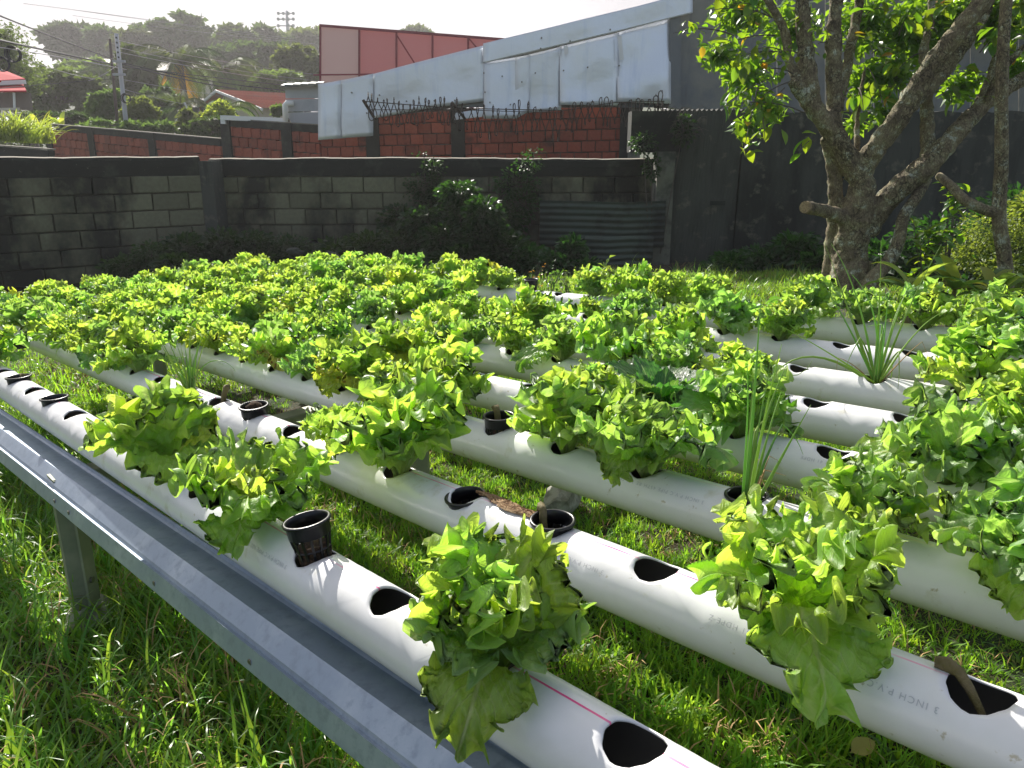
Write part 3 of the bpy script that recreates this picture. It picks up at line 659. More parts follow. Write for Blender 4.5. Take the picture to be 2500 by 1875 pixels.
# dead stems
def stem(k, t, pts, r, label, cat='dead stem', mt=None):
    b = MB(); P = [tb(t+a, ROWW[k]*PITCHW+c, RP+d) for a, c, d in pts]; b.tube(P, r, 7, jit=.3)
    o = b.build('dead_stem', mt or M_dead, smooth=True); tag(o, label, cat); return o
stem(1, near_hole(1, -.723), [(-.012, 0, -.04), (-.016, 0, .002), (-.018, .002, .018), (-.026, .006, .022), (-.034, .01, .010)], [.006, .006, .0065, .006, .004], 'greenish bent stem in the black cup at the end of dry roots')
stem(1, near_hole(1, -.162), [(.016, -.016, -.046), (.004, -.006, -.022), (-.010, .002, -.006), (-.022, .008, .002), (-.034, .010, .004), (-.044, .008, .004)], [.0035, .004, .0045, .006, .0085, .006], 'grey cut stump lying in the hole at the lower right')
stem(2, near_hole(2, -1.143), [(0, 0, -.03), (-.002, 0, .01), (-.003, 0, .030), (-.010, .002, .042)], [.006, .007, .007, .009], 'cut pale green stem standing in the half raised cup')
stem(0, near_hole(0, -2.60), [(0, 0, -.03), (.004, .01, .004), (.0, .014, .012)], [.006, .006, .008], 'stubby dead stem in the sunken cup near the left edge')
stem(1, near_hole(1, -1.85), [(0, 0, -.03), (.0, .01, .006), (.012, .014, .030), (.03, .012, .036)], [.006, .006, .008, .006], 'curled dead stem over the hole left of the raised cup')
# root mats
def roots(k, ta, tb_, label, w0=.01, nst=26, seed=3):
    rg = HZ(seed); b = MB()
    for _ in range(nst):
        pts = []; w = rg.uniform(-.012, .012)+w0; a = ta+rg.uniform(-.01, .02); e = tb_+rg.uniform(-.02, .01)
        for i in range(9):
            f = i/8; x = a+(e-a)*f; ww = w+.010*math.sin(f*5+rg.uniform(0, 1)*2); zz = math.sqrt(max(0, RP**2-min(RP, abs(ww))**2))+.002+.004*rg.random()
            pts.append(tb(x, ROWW[k]*PITCHW+ww, zz))
        b.tube(pts, rg.uniform(.0008, .0022), 4)
    tag(b.build('dry_roots', M_root), label, 'dry roots')
roots(1, near_hole(1, -.926)+.02, near_hole(1, -.723)-.03, 'dry tan roots trailing between two black cups on the second pipe')
b = MB(); c = tb(near_hole(1, -1.74), ROWW[1]*PITCHW, RP+.006); b.tube([c-TN*.03, c-TN*.005, c+TN*.012, c+TN*.02], [.012, .020, .018, .008], 10, jit=.35)
tag(b.build('coir_plug', M_coir, smooth=True), 'brown fibrous coir plug beside the raised cup on the second pipe', 'coir plug')

# ------------------------------------------------------------------ scallions
def scallion(loc, n, hmin, hmax, spread, label, seed, dry=3, droop=1.):
    rg = HZ(seed); r = root('scallion', label, 'scallion', loc)
    for i in range(n+dry):
        isdry = i >= n; b = MB(); az = rg.uniform(0, 6.28); L = rg.uniform(hmin, hmax)*(.55 if isdry else 1); lean = rg.random()**1.3*spread
        bend = rg.uniform(.0, 1.)**2*droop*(1.6 if lean > spread*.5 else .4); el = math.pi/2-lean*.5; p = Vector((math.cos(az)*.012*rg.random(), math.sin(az)*.012*rg.random(), -.01)); pts = [p.copy()]
        kink = rg.uniform(.5, .8) if rg.random() < .18 or isdry else 2
        for j in range(14):
            f = j/13; ee = el-bend*f*f*1.7-(1.6 if f > kink else 0); p = p+Vector((math.cos(az)*math.cos(ee), math.sin(az)*math.cos(ee), math.sin(ee)))*(L/14); pts.append(p.copy())
            az += rg.uniform(-.04, .04)
        r0 = rg.uniform(.0018, .0030)*(.6 if isdry else 1); rs = [r0*(1.25-.15*j/14) if j < 5 else r0*max(.12, 1-(j-5)/10.5) for j in range(15)]
        b.tube(pts, rs, 6); b.build('leaf', M_straw if isdry else M_onion, r, True)
h = near_hole(2, -.566); scallion(tb(h, 2*PITCHW, RP-.02), 10, .20, .34, .8, 'tall upright scallions in the third pipe with striped shadows beside them', 4, dry=4, droop=.7)
scallion(tb(near_hole(5, -.68), ROWW[5]*PITCHW, RP-.01), 20, .22, .38, 2.1, 'large spreading scallion clump at right below the tree', 9, dry=2, droop=1.35)
scallion(tb(-2.05, 1.0*PITCHW, RP-.02), 18, .12, .22, .9, 'small scallion tuft behind the big left lettuce', 12, dry=2, droop=.9)
scallion(tb(near_hole(1, -2.99), 1.0*PITCHW, RP-.02), 10, .12, .2, 1.5, 'thin straggling scallions hanging over the pipe at the left edge', 14, dry=4, droop=1.6)
scallion(tb(near_hole(1, -3.4), 1.9*PITCHW, RP-.02), 10, .12, .2, 1.4, 'yellowish scallion wisps among the far left lettuces', 15, dry=4, droop=1.2)

# pipes' bits: black joint under the front pipes, leaning black pipe stub at the right
j = root('water_pipe', 'black water pipe with a white joint crossing under the front left pipes', 'water pipe')
b = MB(); b.tube([tb(-1.93, .06, -.03), tb(-1.90, .15, -.035), tb(-1.88, .26, -.045)], .013, 12); b.build('hose', M_cup, j, True)
b = MB(); b.tube([tb(-1.935, .045, -.029), tb(-1.925, .085, -.031)], .0175, 12); b.build('joint', M_pipe, j, True)
q = at(2395, 812, 2.62); q2 = at(2440, 760, 2.75)
j = root('pipe_stub', 'dark purple pipe end leaning up between the lettuces at right', 'pipe', q)
b = MB(); d = (q2-q); b.tube([-d*.3, d, d*1.001, d*.6], [.021, .021, .018, .018], 16, cap=False); b.build('tube', mat('dark_purple_plastic', (.03, .028, .06), .3), j, True)
b = MB(); b.tube([d*-.35, d*-.05, d*.25], [.026, .027, .021], 12, jit=.4); b.build('fibre_wrap', M_root, j, True)
# a fallen yellow leaf and rubble on the lawn
def rock(c, s, label, seed, mt=None):
    rg = HZ(seed); import bmesh; bm = bmesh.new(); bmesh.ops.create_icosphere(bm, subdivisions=2, radius=1)
    for v in bm.verts: v.co = Vector((v.co.x*s[0], v.co.y*s[1], v.co.z*s[2]))*(1+rg.uniform(-.16, .16))
    me = bpy.data.meshes.new('stone'); bm.to_mesh(me); bm.free(); me.materials.append(mt or M_stone)
    o = link('stone', me); o.location = c; o.rotation_euler = (rg.uniform(-.3, .3), rg.uniform(-.3, .3), rg.uniform(0, 6)); tag(o, label, 'stone'); return o
def gp(px, py, lift=0.):      # the ground point seen at a pixel
    r = ray(px, py); o = Vector((0, 0, H)); lo, hi = .3, 60.
    for _ in range(50):
        m_ = (lo+hi)/2; p = o+r*m_
        if p.z > ground_z(p.x, p.y)+lift: lo = m_
        else: hi = m_
    return o+r*lo
rock(gp(1375, 1215, .05), (.11, .06, .05), 'grey broken concrete lump on the grass between the second and third pipes', 1)
lf = npmesh('dry_leaf', *(lambda r: (r[0], r[1]))(leaf_np(.09, .028, 0.2, -.2, 5, .5, .3, 14, 16, .02, 'cabbage')), [leafmat('fallen_leaf', (.45, .36, .12), (.6, .45, .1), .4, .6)], True)
o = link('fallen_leaf', lf); o.location = gp(2075, 1838, .03); o.rotation_euler = (.15, .35, -1.2); o.scale = (.62, .62, .62); tag(o, 'dry yellow leaf lying on the grass at the bottom right', 'fallen leaf')

# ------------------------------------------------------------------ near block wall
def hdir(a, b): d = Vector((b.x-a.x, b.y-a.y, 0)); L = d.length; return d/L, L
def courses(parent, a, b, ztop, zbot, bl, bh, depth, me_piece, mats, seed, name='block', joint=.012, skip=None, slope=(0, 0), maxn=9999):
    """lay pieces one by one along a-b on the viewer's side; ztop may fall by slope along the way"""
    d, L = hdir(a, b); nrm = Vector((d.y, -d.x, 0)); rg = HZ(seed); rot = Matrix((d, -nrm, Vector((0, 0, 1)))).transposed().to_4x4()
    row = 0; cnt = 0
    z = ztop
    while z-bh > zbot-.02 and cnt < maxn:
        x = -(bl/2 if row % 2 else rg.uniform(0, .04))
        while x < L-.02:
            x0, x1 = max(x, 0), min(x+bl-joint, L)
            if x1-x0 > .05:
                zc = z-bh/2+slope[0]*((x0+x1)/2)/L
                if not (skip and skip((x0+x1)/2, zc)):
                    p = a+d*((x0+x1)/2)+nrm*(depth/2-.03+rg.uniform(-.004, .004)); p.z = zc
                    m = Matrix.Translation(p)@rot@Matrix.Rotation(rg.uniform(-.006, .006), 4, 'Y')@Matrix.Diagonal(((x1-x0)/1., 1, (bh-joint)/1.*rg.uniform(.985, 1.005), 1))
                    o = bpy.data.objects.new(name, me_piece[rg.randrange(len(me_piece))]); COL.objects.link(o); o.parent = parent; o.matrix_local = m; cnt += 1
            x += bl
        z -= bh; row += 1
    return cnt
def piece(dep, mt, name, rough=.02, seed=0):
    """unit block with chipped, uneven arrises (scaled to each block's size)"""
    rg = HZ(seed); n = 4; V = []; 
    def g(i, j, s):
        x = (-.5, -.475, .475, .5)[i]; z = (-.5, -.44, .44, .5)[j]; edge = i in (0, 3) or j in (0, 3)
        return (x+(rg.uniform(-.006, .006) if edge else 0), -dep/2+(.006+rg.uniform(0, .006) if edge else rg.uniform(0, .002)), z+(rg.uniform(-.02, .02) if edge else 0))
    for i in range(4):
        for j in range(4): V.append(g(i, j, 0))
    f = [tuple(int(q) for q in r[::-1]) for r in gridf(4, 4)]
    ring = [0, 1, 2, 3, 7, 11, 15, 14, 13, 12, 8, 4]; o = len(V)
    V += [(V[i][0], dep/2, V[i][2]) for i in ring]; k = len(ring)
    f += [(ring[i], ring[(i+1) % k], o+(i+1) % k, o+i) for i in range(k)]; f += [tuple(o+i for i in range(k-1, -1, -1))]
    me = bpy.data.meshes.new(name); me.from_pydata(V, [], f); me.materials.append(mt); me.update()
    import bmesh
    bm = bmesh.new(); bm.from_mesh(me); bmesh.ops.recalc_face_normals(bm, faces=bm.faces); bm.to_mesh(me); bm.free(); return me
BLK = [piece(.10, M_block, 'block', seed=i) for i in range(5)]
A1, B1 = at(-120, 380, 8.4), at(484, 380, 9.85)
A1 = A1+(A1-B1).normalized()*2.
A2, B2 = at(510, 380, 10.2), at(1610, 380, 10.2)
def core(parent, a, b, zt, zb, th, mt, name='mortar_core', back=.03):
    d, L = hdir(a, b); n_ = Vector((-d.y, d.x, 0)); m = MB()
    p = [a+n_*back, b+n_*back, b+n_*(back+th), a+n_*(back+th)]
    m.prism([Vector((q.x, q.y, zb)) for q in p], (0, 0, zt-zb)); m.build(name, mt, parent)
def ringbeam(parent, a, b, zt, h, seed):
    d, L = hdir(a, b); n_ = Vector((d.y, -d.x, 0)); rg = HZ(seed); k = int(L/.09); V = []; MI = []
    prof = [(-.17, -h), (.045, -h), (.05, -h*.5), (.045, -.03), (.030, 0), (-.06, .012), (-.16, 0)]
    for i in range(k+1):
        q = a+d*(L*i/k); wob = .007*math.sin(i*.11+seed)+.003*math.sin(i*.53)+rg.uniform(-.003, .003)
        for (o_, z) in prof: 
            V.append((*(q+n_*(o_+rg.uniform(-.004, .004))).xy, zt+z+(wob if z > -.05 else rg.uniform(-.004, .004))))
    m_ = len(prof); Q = []
    for i in range(k):
        for j in range(m_):
            Q.append((i*m_+j, (i+1)*m_+j, (i+1)*m_+(j+1) % m_, i*m_+(j+1) % m_)); MI.append(1 if j in (4, 5) else 0)  # top faces take the paler colour with the sunlight painted in
    me = npmesh('ring_beam', V, Q, [M_beam, M_cap], False, mi=MI); link('ring_beam', me, parent)
ZT = H-.015
w1 = root('block_wall', 'left end of the mossy grey concrete block wall with blackened top beam', 'wall', group=None)
courses(w1, A1, B1, ZT-.215, -.45, .41, .2, .10, BLK, None, 1); core(w1, A1, B1, ZT-.19, -.55, .12, M_mortar); ringbeam(w1, A1, B1, ZT, .215, 1)
w2 = root('block_wall', 'middle stretch of block wall behind the lettuces, partly covered by dark vines', 'wall')
courses(w2, A2, B2, ZT-.03-.21, -.45, .40, .2, .10, BLK, None, 2); core(w2, A2, B2, ZT-.2, -.55, .12, M_mortar); ringbeam(w2, A2, B2, ZT-.02, .21, 5)
b = MB(); c = at(500, 380, 9.75); b.box((c.x-.02, c.y+.34, ZT/2-.265), (.16, .62, ZT+.44)); tag(b.build('wall_pier', M_plast), 'blackened concrete pier where the block wall steps back', 'pier')

# tall plastered wall at the right with pier, crack and corrugated sheets
pw = root('plastered_wall', 'tall dark stained plaster wall behind the tree, higher than the block wall', 'wall')
X0 = at(1640, 400, 9.9).x; ztall = at(1640, 268, 9.9).z
def wavy(parent, x0, x1, y, z0, z1, mt, name, amp=.012, seed=0, nx=60, nz=16, th=.2, tops=None):
    rg = np.random.default_rng(seed); V = []
    for i in range(nx+1):
        for j in range(nz+1):
            x = x0+(x1-x0)*i/nx; z = z0+(z1-z0)*j/nz
            if tops and j == nz: z += tops*math.sin(i*1.7+seed)*.5
            V.append((x, y+amp*(math.sin(x*1.9+z*2.3+seed)+.5*math.sin(x*5.3-z*3.1))+rg.uniform(-.2, .2)*amp, z))
    Q = gridf(nx+1, nz+1); o = len(V)
    V += [(v[0], y+th, v[2]) for v in V]
    Qb = gridf(nx+1, nz+1, o)[:, ::-1]
    top = [(i*(nz+1)+nz, (i+1)*(nz+1)+nz, o+(i+1)*(nz+1)+nz, o+i*(nz+1)+nz) for i in range(nx)]
    l = [(j, o+j, o+j+1, j+1) for j in range(nz)]; e = nx*(nz+1); r_ = [(e+j, e+j+1, o+e+j+1, o+e+j) for j in range(nz)]
    me = npmesh(name, V, np.concatenate([Q[:, ::-1][:, ::-1], Qb, top, l, r_]), mt, True)
    import bmesh
    bm = bmesh.new(); bm.from_mesh(me); bmesh.ops.recalc_face_normals(bm, faces=bm.faces); bm.to_mesh(me); bm.free()
    for p in me.polygons: p.use_smooth = False
    return link(name, me, parent)
xc = at(1800, 500, 9.9).x
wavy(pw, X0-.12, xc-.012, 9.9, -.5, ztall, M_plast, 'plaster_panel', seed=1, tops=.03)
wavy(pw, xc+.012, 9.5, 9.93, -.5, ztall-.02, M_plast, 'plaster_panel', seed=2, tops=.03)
b = MB(); b.box((xc, 10.05, ztall/2-.25), (.1, .1, ztall+.4)); b.build('dark_core', M_beam, pw)
b = MB(); q = at(1752, 496, 9.84); b.box(q, (.18, .03, .05)); b.build('putlog_hole', M_glass, pw)
xp = at(1625, 400, 9.7).x
pr = root('corner_pier', 'pale stained concrete pier at the corner of block wall and tall wall', 'pier')
wavy(pr, xp-.09, xp+.12, 9.72, -.5, at(1625, 370, 9.72).z, M_plast2, 'lower_shaft', seed=3, nx=6, th=.3)
wavy(pr, xp-.42, xp+.2, 9.80, at(1625, 372, 9.72).z, ztall-.02, M_beam, 'upper_block', seed=4, nx=8, nz=8, th=.3)
def corrugated(a, b_, z0, z1, label, seed, mt, horiz=True, amp=.009, pitch=.076, y_off=0, cat='metal sheet'):
    d, L = hdir(a, b_); n_ = Vector((d.y, -d.x, 0)); V = []
    nz = int((z1-z0)/pitch*8) if horiz else 2; nx = 3 if horiz else int(L/pitch*8)
    for i in range(nx+1):
        for j in range(nz+1):
            z = z0+(z1-z0)*j/nz; x = L*i/nx; s = math.sin((z if horiz else x)*2*math.pi/pitch)*amp
            p = a+d*x+n_*(s+y_off+.006*math.sin(i*3+seed)); V.append((p.x, p.y, z+.012*math.sin(i*2.+seed)*(1 if horiz else 0)))
    me = npmesh('corrugated_sheet', V, gridf(nx+1, nz+1), mt, True); o = link('corrugated_sheet', me)
    md = o.modifiers.new('t', 'SOLIDIFY'); md.thickness = .0015
    tag(o, label, cat, None); return o
zc0, zc1 = at(1400, 655, 9.6).z, at(1400, 492, 9.6).z
corrugated(at(1318, 500, 9.72), at(1626, 500, 9.60), zc0+.25, zc1, 'dark green corrugated iron sheet leaning on the wall, upper one', 1, M_corr)
corrugated(at(1430, 500, 9.55), at(1600, 500, 9.50), -.2, zc0+.40, 'dark green corrugated iron sheet leaning on the wall, lower one', 3, M_corr)

# ------------------------------------------------------------------ red clay block wall behind
BRK = [piece(.10, M_brick, 'brick', seed=30+i) for i in range(4)]
def brickwall(label, a, b_, zt0, zt1, zb, seed, cols, bl=.26, bh=.2, capped=True):
    w = root('brick_wall', label, 'wall'); d, L = hdir(a, b_)
    courses(w, a, b_, zt0-.14, zb, bl, bh, .10, BRK, None, seed, 'brick', .016, slope=(zt1-zt0, 0))
    n_ = Vector((-d.y, d.x, 0)); m = MB()
    q = [Vector((a.x, a.y, zb-.4)), Vector((b_.x, b_.y, zb-.4)), Vector((b_.x, b_.y, zt1-.1)), Vector((a.x, a.y, zt0-.1))]
    m.prism([p+n_*.03 for p in q], n_*.12); m.build('mortar_core', M_bmort, w)
    if capped:
        m = MB(); m.bar(a.xy.to_3d()+n_*.04+Vector((0, 0, zt0-.07)), b_.xy.to_3d()+n_*.04+Vector((0, 0, zt1-.07)), .20, .14); m.build('cap_beam', M_beam, w)
        m = MB(); m.bar(a.xy.to_3d()+n_*.04+Vector((0, 0, zt0+.011)), b_.xy.to_3d()+n_*.04+Vector((0, 0, zt1+.011)), .17, .018); m.build('cap_top', M_cap, w)  # pale strip that paints the lit top edge of the cap
    for c in cols:
        p = a+d*(c*L); m = MB(); zt = zt0+(zt1-zt0)*c; m.box((p.x+n_.x*.02, p.y+n_.y*.02, (zt+zb-.4)/2), (.26, .26, zt-zb+.4-.004), Matrix((d, n_, Vector((0, 0, 1)))).transposed()); m.build('concrete_column', M_beam, w)
    return w
a_, b_ = at(118, 303, 21.5), at(542, 340, 17.2)
brickwall('low red clay brick wall stretch at far left, its top sloping down to the right', a_, b_, a_.z, b_.z, ZT-.5, 11, (0.01, .30, .66))
c_, d_ = at(552, 291, 17.1), at(782, 306, 15.9)
brickwall('red brick wall stretch stepping up under the white gutter', c_, d_, c_.z, d_.z, ZT-.5, 12, (.02, .68))
e_, f_ = at(784, 300, 15.8), at(1545, 262, 15.0)
brickwall('long red brick wall under the hanging metal sheets', e_, f_, at(784, 262, 15.8).z, at(1545, 238, 15).z+.0, ZT-.6, 13, (.175, .455, .985), capped=False)

# ------------------------------------------------------------------ big shed clad with galvanized sheets
YS = 14.7
shed = root('metal_clad_building', 'big building side clad with dented silvery metal sheets', 'building')
def sheet(poly, seed, yo=0., mt=None, amp=.03):
    """a flat-ish dented sheet: polygon given by (px, top, bottom) columns"""
    rg = np.random.default_rng(seed); V = []; nz = 14
    cols = []
    for i in range(len(poly)-1):
        x0, t0_, b0 = poly[i]; x1, t1_, b1 = poly[i+1]; k = max(2, int((x1-x0)/16))
        for j in range(k+(i == len(poly)-2)): f = j/k; cols.append((x0+(x1-x0)*f, t0_+(t1_-t0_)*f, b0+(b1-b0)*f))
    ph = rg.uniform(0, 6, 6)
    for ci_, (x, t, bt) in enumerate(cols):
        for j in range(nz+1):
            y = bt+(t-bt)*j/nz; q = at(x, y, YS)
            dy = amp*(math.sin(q.x*1.7+ph[0])*math.cos(q.z*2.1+ph[1])+.5*math.sin(q.x*4.1+q.z*3+ph[2])+.35*math.sin(q.z*6-q.x*2+ph[3])*math.exp(-((j/nz-.2)**2)*6))
            V.append((q.x, q.y-yo+dy*min(1, .35+4*min(ci_, len(cols)-1-ci_)/len(cols)), q.z))
    me = npmesh('metal_sheet', V, gridf(len(cols), nz+1), mt or M_sheet, True); o = link('metal_sheet', me, shed)
    md = o.modifiers.new('t', 'SOLIDIFY'); md.thickness = .002; md.offset = -1
    return o
sheet([(778, 206, 342), (834, 196, 338)], 1, .04, amp=.02)
sheet([(830, 197, 338), (912, 180, 332)], 2, .03, amp=.02)
sheet([(906, 182, 290), (1066, 140, 262), (1186, 110, 247)], 3, .02, amp=.02)
sheet([(1181, 152, 290), (1260, 140, 290), (1294, 134, 271)], 4, .03, amp=.02)
sheet([(1258, 142, 278), (1370, 114, 270)], 5, .03, amp=.03)
sheet([(1366, 114, 257), (1510, 80, 258)], 6, .04, amp=.05)
sheet([(1506, 80, 250), (1636, 44, 254)], 7, .05, amp=.06)
sheet([(1110, 276, 293), (1200, 262, 283), (1240, 258, 278)], 9, -.01, amp=.01)
sheet([(1180, 108, 156), (1420, 50, 100), (1560, 16, 66), (1688, -18, 34)], 8, .10, amp=.015)
b = MB()
for (x, y) in ((858, 226), (895, 276), (926, 232), (992, 247), (1060, 246), (1110, 245), (1181, 178), (1184, 225), (1196, 250), (1226, 186), (1246, 255), (1290, 255), (1307, 178), (1274, 200), (1320, 118), (1322, 92), (1392, 100), (1376, 172), (1435, 164), (1512, 160), (1439, 255), (1490, 72)):
    q = at(x, y, YS-.14); b.tube([q, q+Vector((0, .05, 0))], .014, 6)
o = b.build('sheet_screws', M_bolt, shed); o['kind'] = 'stuff'
for (x0, y0, x1, y1) in ((1512, 88, 1518, 146), (1381, 112, 1383, 132)):
    b = MB(); p, q = at(x0, y0, YS-.16), at(x1, y1, YS-.16); b.bar(p, q, .07, .01, up=(0, 1, 0)); b.build('tape_strip', M_white, shed)
# body behind the cladding (its top follows the sheets) and the dark side wall running on behind the tree
def slab(poly, Y, th, mt, name, parent): 
    m = MB(); m.prism([at(x, y, Y) for x, y in poly], (0, th, 0)); return m.build(name, mt, parent)
slab([(782, 214), (1186, 116), (1686, -8), (1686, 262), (1300, 262), (1120, 262), (912, 288), (782, 330)], YS+.06, .06, M_sheetd, 'inner_wall', shed)
b = MB(); q0, q1 = at(1640, 40, YS-.02), at(1700, 320, YS-.02)
slab([(1634, 42), (1662, 34), (1662, 268), (1634, 262)], YS-.06, .3, M_sheetd, 'corner_flashing', shed)
dark = root('dark_grey_building', 'tall dark grey sheet metal side wall behind the tree', 'building')
for i in range(9):
    xa = 1662+i*118; V = []
    m = MB(); m.prism([at(xa, -140, YS+.1), at(xa+116, -140, YS+.1), at(xa+116, 330, YS+.1), at(xa, 330, YS+.1)][::-1], (0, .05, 0)); m.build('wall_sheet', M_sheetd, dark)
m = MB(); m.prism([at(1662, 330, YS+.2), at(2720, 330, YS+.2), at(2720, 420, YS+.2), at(1662, 420, YS+.2)][::-1], (0, .2, 0)); m.build('base_wall', M_plast, dark)
m = MB(); q = at(2385, 45, YS-.5); m.prism([at(2375, 52, YS-.4), at(2620, 52, YS-.4), at(2620, 62, YS-.4), at(2375, 62, YS-.4)][::-1], (0, .6, 0)); m.build('eave_gutter', M_white, dark)
m = MB(); m.prism([at(2375, 52, YS-.4), at(2620, 52, YS-.4), at(2640, 8, YS+2.2), at(2430, 8, YS+2.2)][::-1], (0, 0, .05)); m.build('white_sheet_roof', M_shed, dark)

# razor wire on angled arms
rz = root('razor_wire', 'rusty razor wire coil along the top of the red brick wall', 'razor wire')
def coil(xa, ya, xb, yb, Y, turns, rr, seed):
    rg = HZ(seed); p, q = at(xa, ya, Y), at(xb, yb, Y); d = (q-p); L = d.length; d.normalize(); s = d.cross(Vector((0, 0, 1))).normalized(); pts = []
    for i in range(turns*16+1):
        f = i/(turns*16); a = f*turns*2*math.pi; r = rr*(1+.22*math.sin(f*turns*1.3+seed)); c = p+d*(L*(f+.012*math.sin(a*.37+seed)))
        c.z += .05*math.sin(f*9+seed); pts.append(c+s*(math.cos(a)*r*.8)+Vector((0, 0, math.sin(a)*r))+d*.03*math.sin(a*2))
    b = MB(); b.tube(pts, .0085, 4); b.build('coil', M_wire, rz)
    b = MB()
    for i in range(4, len(pts)-2, 5): b.bar(pts[i]+Vector((0, 0, .022)), pts[i]-Vector((0, 0, .022)), .012, .004)
    o = b.build('barbs', M_wire, rz); o['kind'] = 'stuff'
coil(895, 268, 1110, 276, YS-.5, 17, .19, 1); coil(1110, 288, 1370, 298, YS-.5, 15, .24, 2); coil(1370, 288, 1625, 262, YS-.6, 17, .20, 5)
for (x, y, x2, y2) in ((887, 245, 912, 285), (1104, 251, 1135, 290)):
    b = MB(); b.bar(at(x, y, YS-.75), at(x2, y2, YS-.3), .045, .03, up=(0, 1, 0)); b.build('angled_arm', M_wire, rz)
b = MB(); b.tube([at(887, 247, YS-.6), at(1104, 264, YS-.55), at(1380, 270, YS-.55), at(1500, 250, YS-.55), at(1622, 247, YS-.55)], .008, 5)
b.tube([at(900, 268, YS-.6), at(1120, 268, YS-.55), at(1380, 276, YS-.55)], .006, 5); b.build('straight_wires', M_wire, rz)
b = MB(); q = at(1549, 330, 14.9); b.box((q.x, 14.95, 1.3), (.22, .2, 2.3)); tag(b.build('end_post', M_plast2), 'pale concrete post closing the right end of the red brick wall', 'post')
rb_ = root('scrap_bars', 'thin rusty bars sticking up at the wall corner by the wire', 'metal bars')
b = MB(); 
for (x, y, x2, y2) in ((1606, 250, 1606, 285), (1618, 248, 1618, 300), (1596, 262, 1630, 262)): b.bar(at(x, y, 9.9), at(x2, y2, 9.9), .018, .018)
b.build('bar', M_wire, rb_)

# ------------------------------------------------------------------ billboard back, small shed, gutter
YB = 21.
bb = root('billboard', 'pinkish back of a large billboard with dark red frame', 'billboard')
tops = lambda x: 62+(x-780)*.0765
xs = [782, 877, 968, 1056, 1143, 1300]
for i in range(5):
    xa, xb = xs[i]+1, xs[i+1]-1
    m = MB(); m.prism([at(xa, tops(xa)+3, YB), at(xb, tops(xb)+3, YB), at(xb, 210, YB), at(xa, 210, YB)][::-1], (0, .03, 0)); m.build('panel', M_panelg if i == 0 else M_panel, bb)
for x in xs: 
    m = MB(); m.bar(at(x, tops(x)+2, YB-.05), at(x, 215, YB-.05), .045, .045, up=(0, 1, 0)); m.build('frame_post', M_frame, bb)
m = MB(); m.bar(at(780, tops(780), YB-.055), at(1300, tops(1300), YB-.055), .06, .05, up=(0, 1, 0)); m.build('frame_rail', M_frame, bb)
m = MB(); m.bar(at(765, 183, YB-.1), at(1100, 179, YB-.1), .035, .035, up=(0, 1, 0)); m.build('frame_rail', M_frame, bb)
for (x, y, x2, y2) in ((968, 85, 1012, 154), (1143, 92, 1175, 130)):
    m = MB(); m.bar(at(x, y, YB-.1), at(x2, y2, YB-.1), .035, .035, up=(0, 1, 0)); m.build('frame_brace', M_frame, bb)
for x in (860, 1150):
    m = MB(); m.bar(at(x, 200, YB+.1), at(x, 200, YB+.1)-Vector((0, 0, 2.6)), .12, .12); m.build('support_post', M_frame, bb)
sh = root('grey_shed', 'small pale grey shed wall with a dark corrugated roof edge', 'shed')
for i, (y0, y1) in enumerate(((210, 240), (241, 272), (273, 306))):
    m = MB(); m.prism([at(696, y0+2, 16.6), at(782, y0, 16.6), at(782, y1, 16.6), at(716 if i > 1 else 697, y1, 16.6)][::-1], (0, .05+.01*i, 0)); m.build('wall_sheet', M_shed, sh)
m = MB()
for i in range(10): m.bar(at(694+i*9.5, 210-i*.5, 16.4), at(700+i*9.5, 206-i*.5, 19.), .13, .03+.02*(i % 2))
m.build('corrugated_roof', M_sheetd, sh)
gt = root('roof_gutter', 'white gutter and downpipe over the stepped brick wall', 'gutter')
m = MB(); m.bar(at(541, 287, 16.9), at(700, 294, 16.6), .10, .09); m.build('gutter', M_white, gt)
m = MB(); m.tube([at(716, 252, 16.5), at(700, 252, 16.5), at(696, 256, 16.5), at(697, 293, 16.5)], .055, 10); m.build('downpipe', M_white, gt, True)
m = MB(); m.box(at(546, 295, 16.9), (.10, .1, .12)); m.build('gutter_end', M_white, gt)

# ------------------------------------------------------------------ houses
def roofpoly(parent, pts, mt, th=.08, name='roof'): m = MB(); m.prism(pts, (0, 0, th)); return m.build(name, mt, parent)
hs_ = root('tiled_house', 'white house with a sunlit red tiled gable roof in the middle distance', 'house')
R1, R2 = at(527, 222, 31), at(745, 233, 35); E1, E2 = at(640, 267, 27.5), at(830, 275, 31); Bk1 = R1+(R1-E1); Bk1.z = E1.z; Bk2 = R2+(R2-E2); Bk2.z = E2.z
nrow = 16
dR, dE = R2-R1, E2-E1
for j in range(nrow):
    f0, f1 = j/nrow, (j+1)/nrow; m = MB()
    for i in range(12):
        g0, g1 = i/12, (i+.94)/12
        P = [R1+dR*g0+(E1+dE*g0-R1-dR*g0)*f0, R1+dR*g1+(E1+dE*g1-R1-dR*g1)*f0, R1+dR*g1+(E1+dE*g1-R1-dR*g1)*f1, R1+dR*g0+(E1+dE*g0-R1-dR*g0)*f1]
        lift = Vector((0, 0, .05)); m.prism([P[0], P[1], P[2]+lift, P[3]+lift], (0, 0, .04))
    m.build('tile_row', M_roof, hs_)
roofpoly(hs_, [R1, R2, Bk2, Bk1], M_roof, .05)
zb = at(600, 300, 29).z-3.5
ins = (R2-R1).normalized()*.5
def wallq(parent, p, q, zb, th, mt, name='wall', zt=None):
    d, L = hdir(p, q); n_ = Vector((-d.y, d.x, 0))*th; m = MB(); m.prism([Vector((p.x, p.y, zb)), Vector((q.x, q.y, zb)), q, p], n_); return m.build(name, mt, parent)
e1, bk1, r1 = E1+ins, Bk1+ins, R1+ins
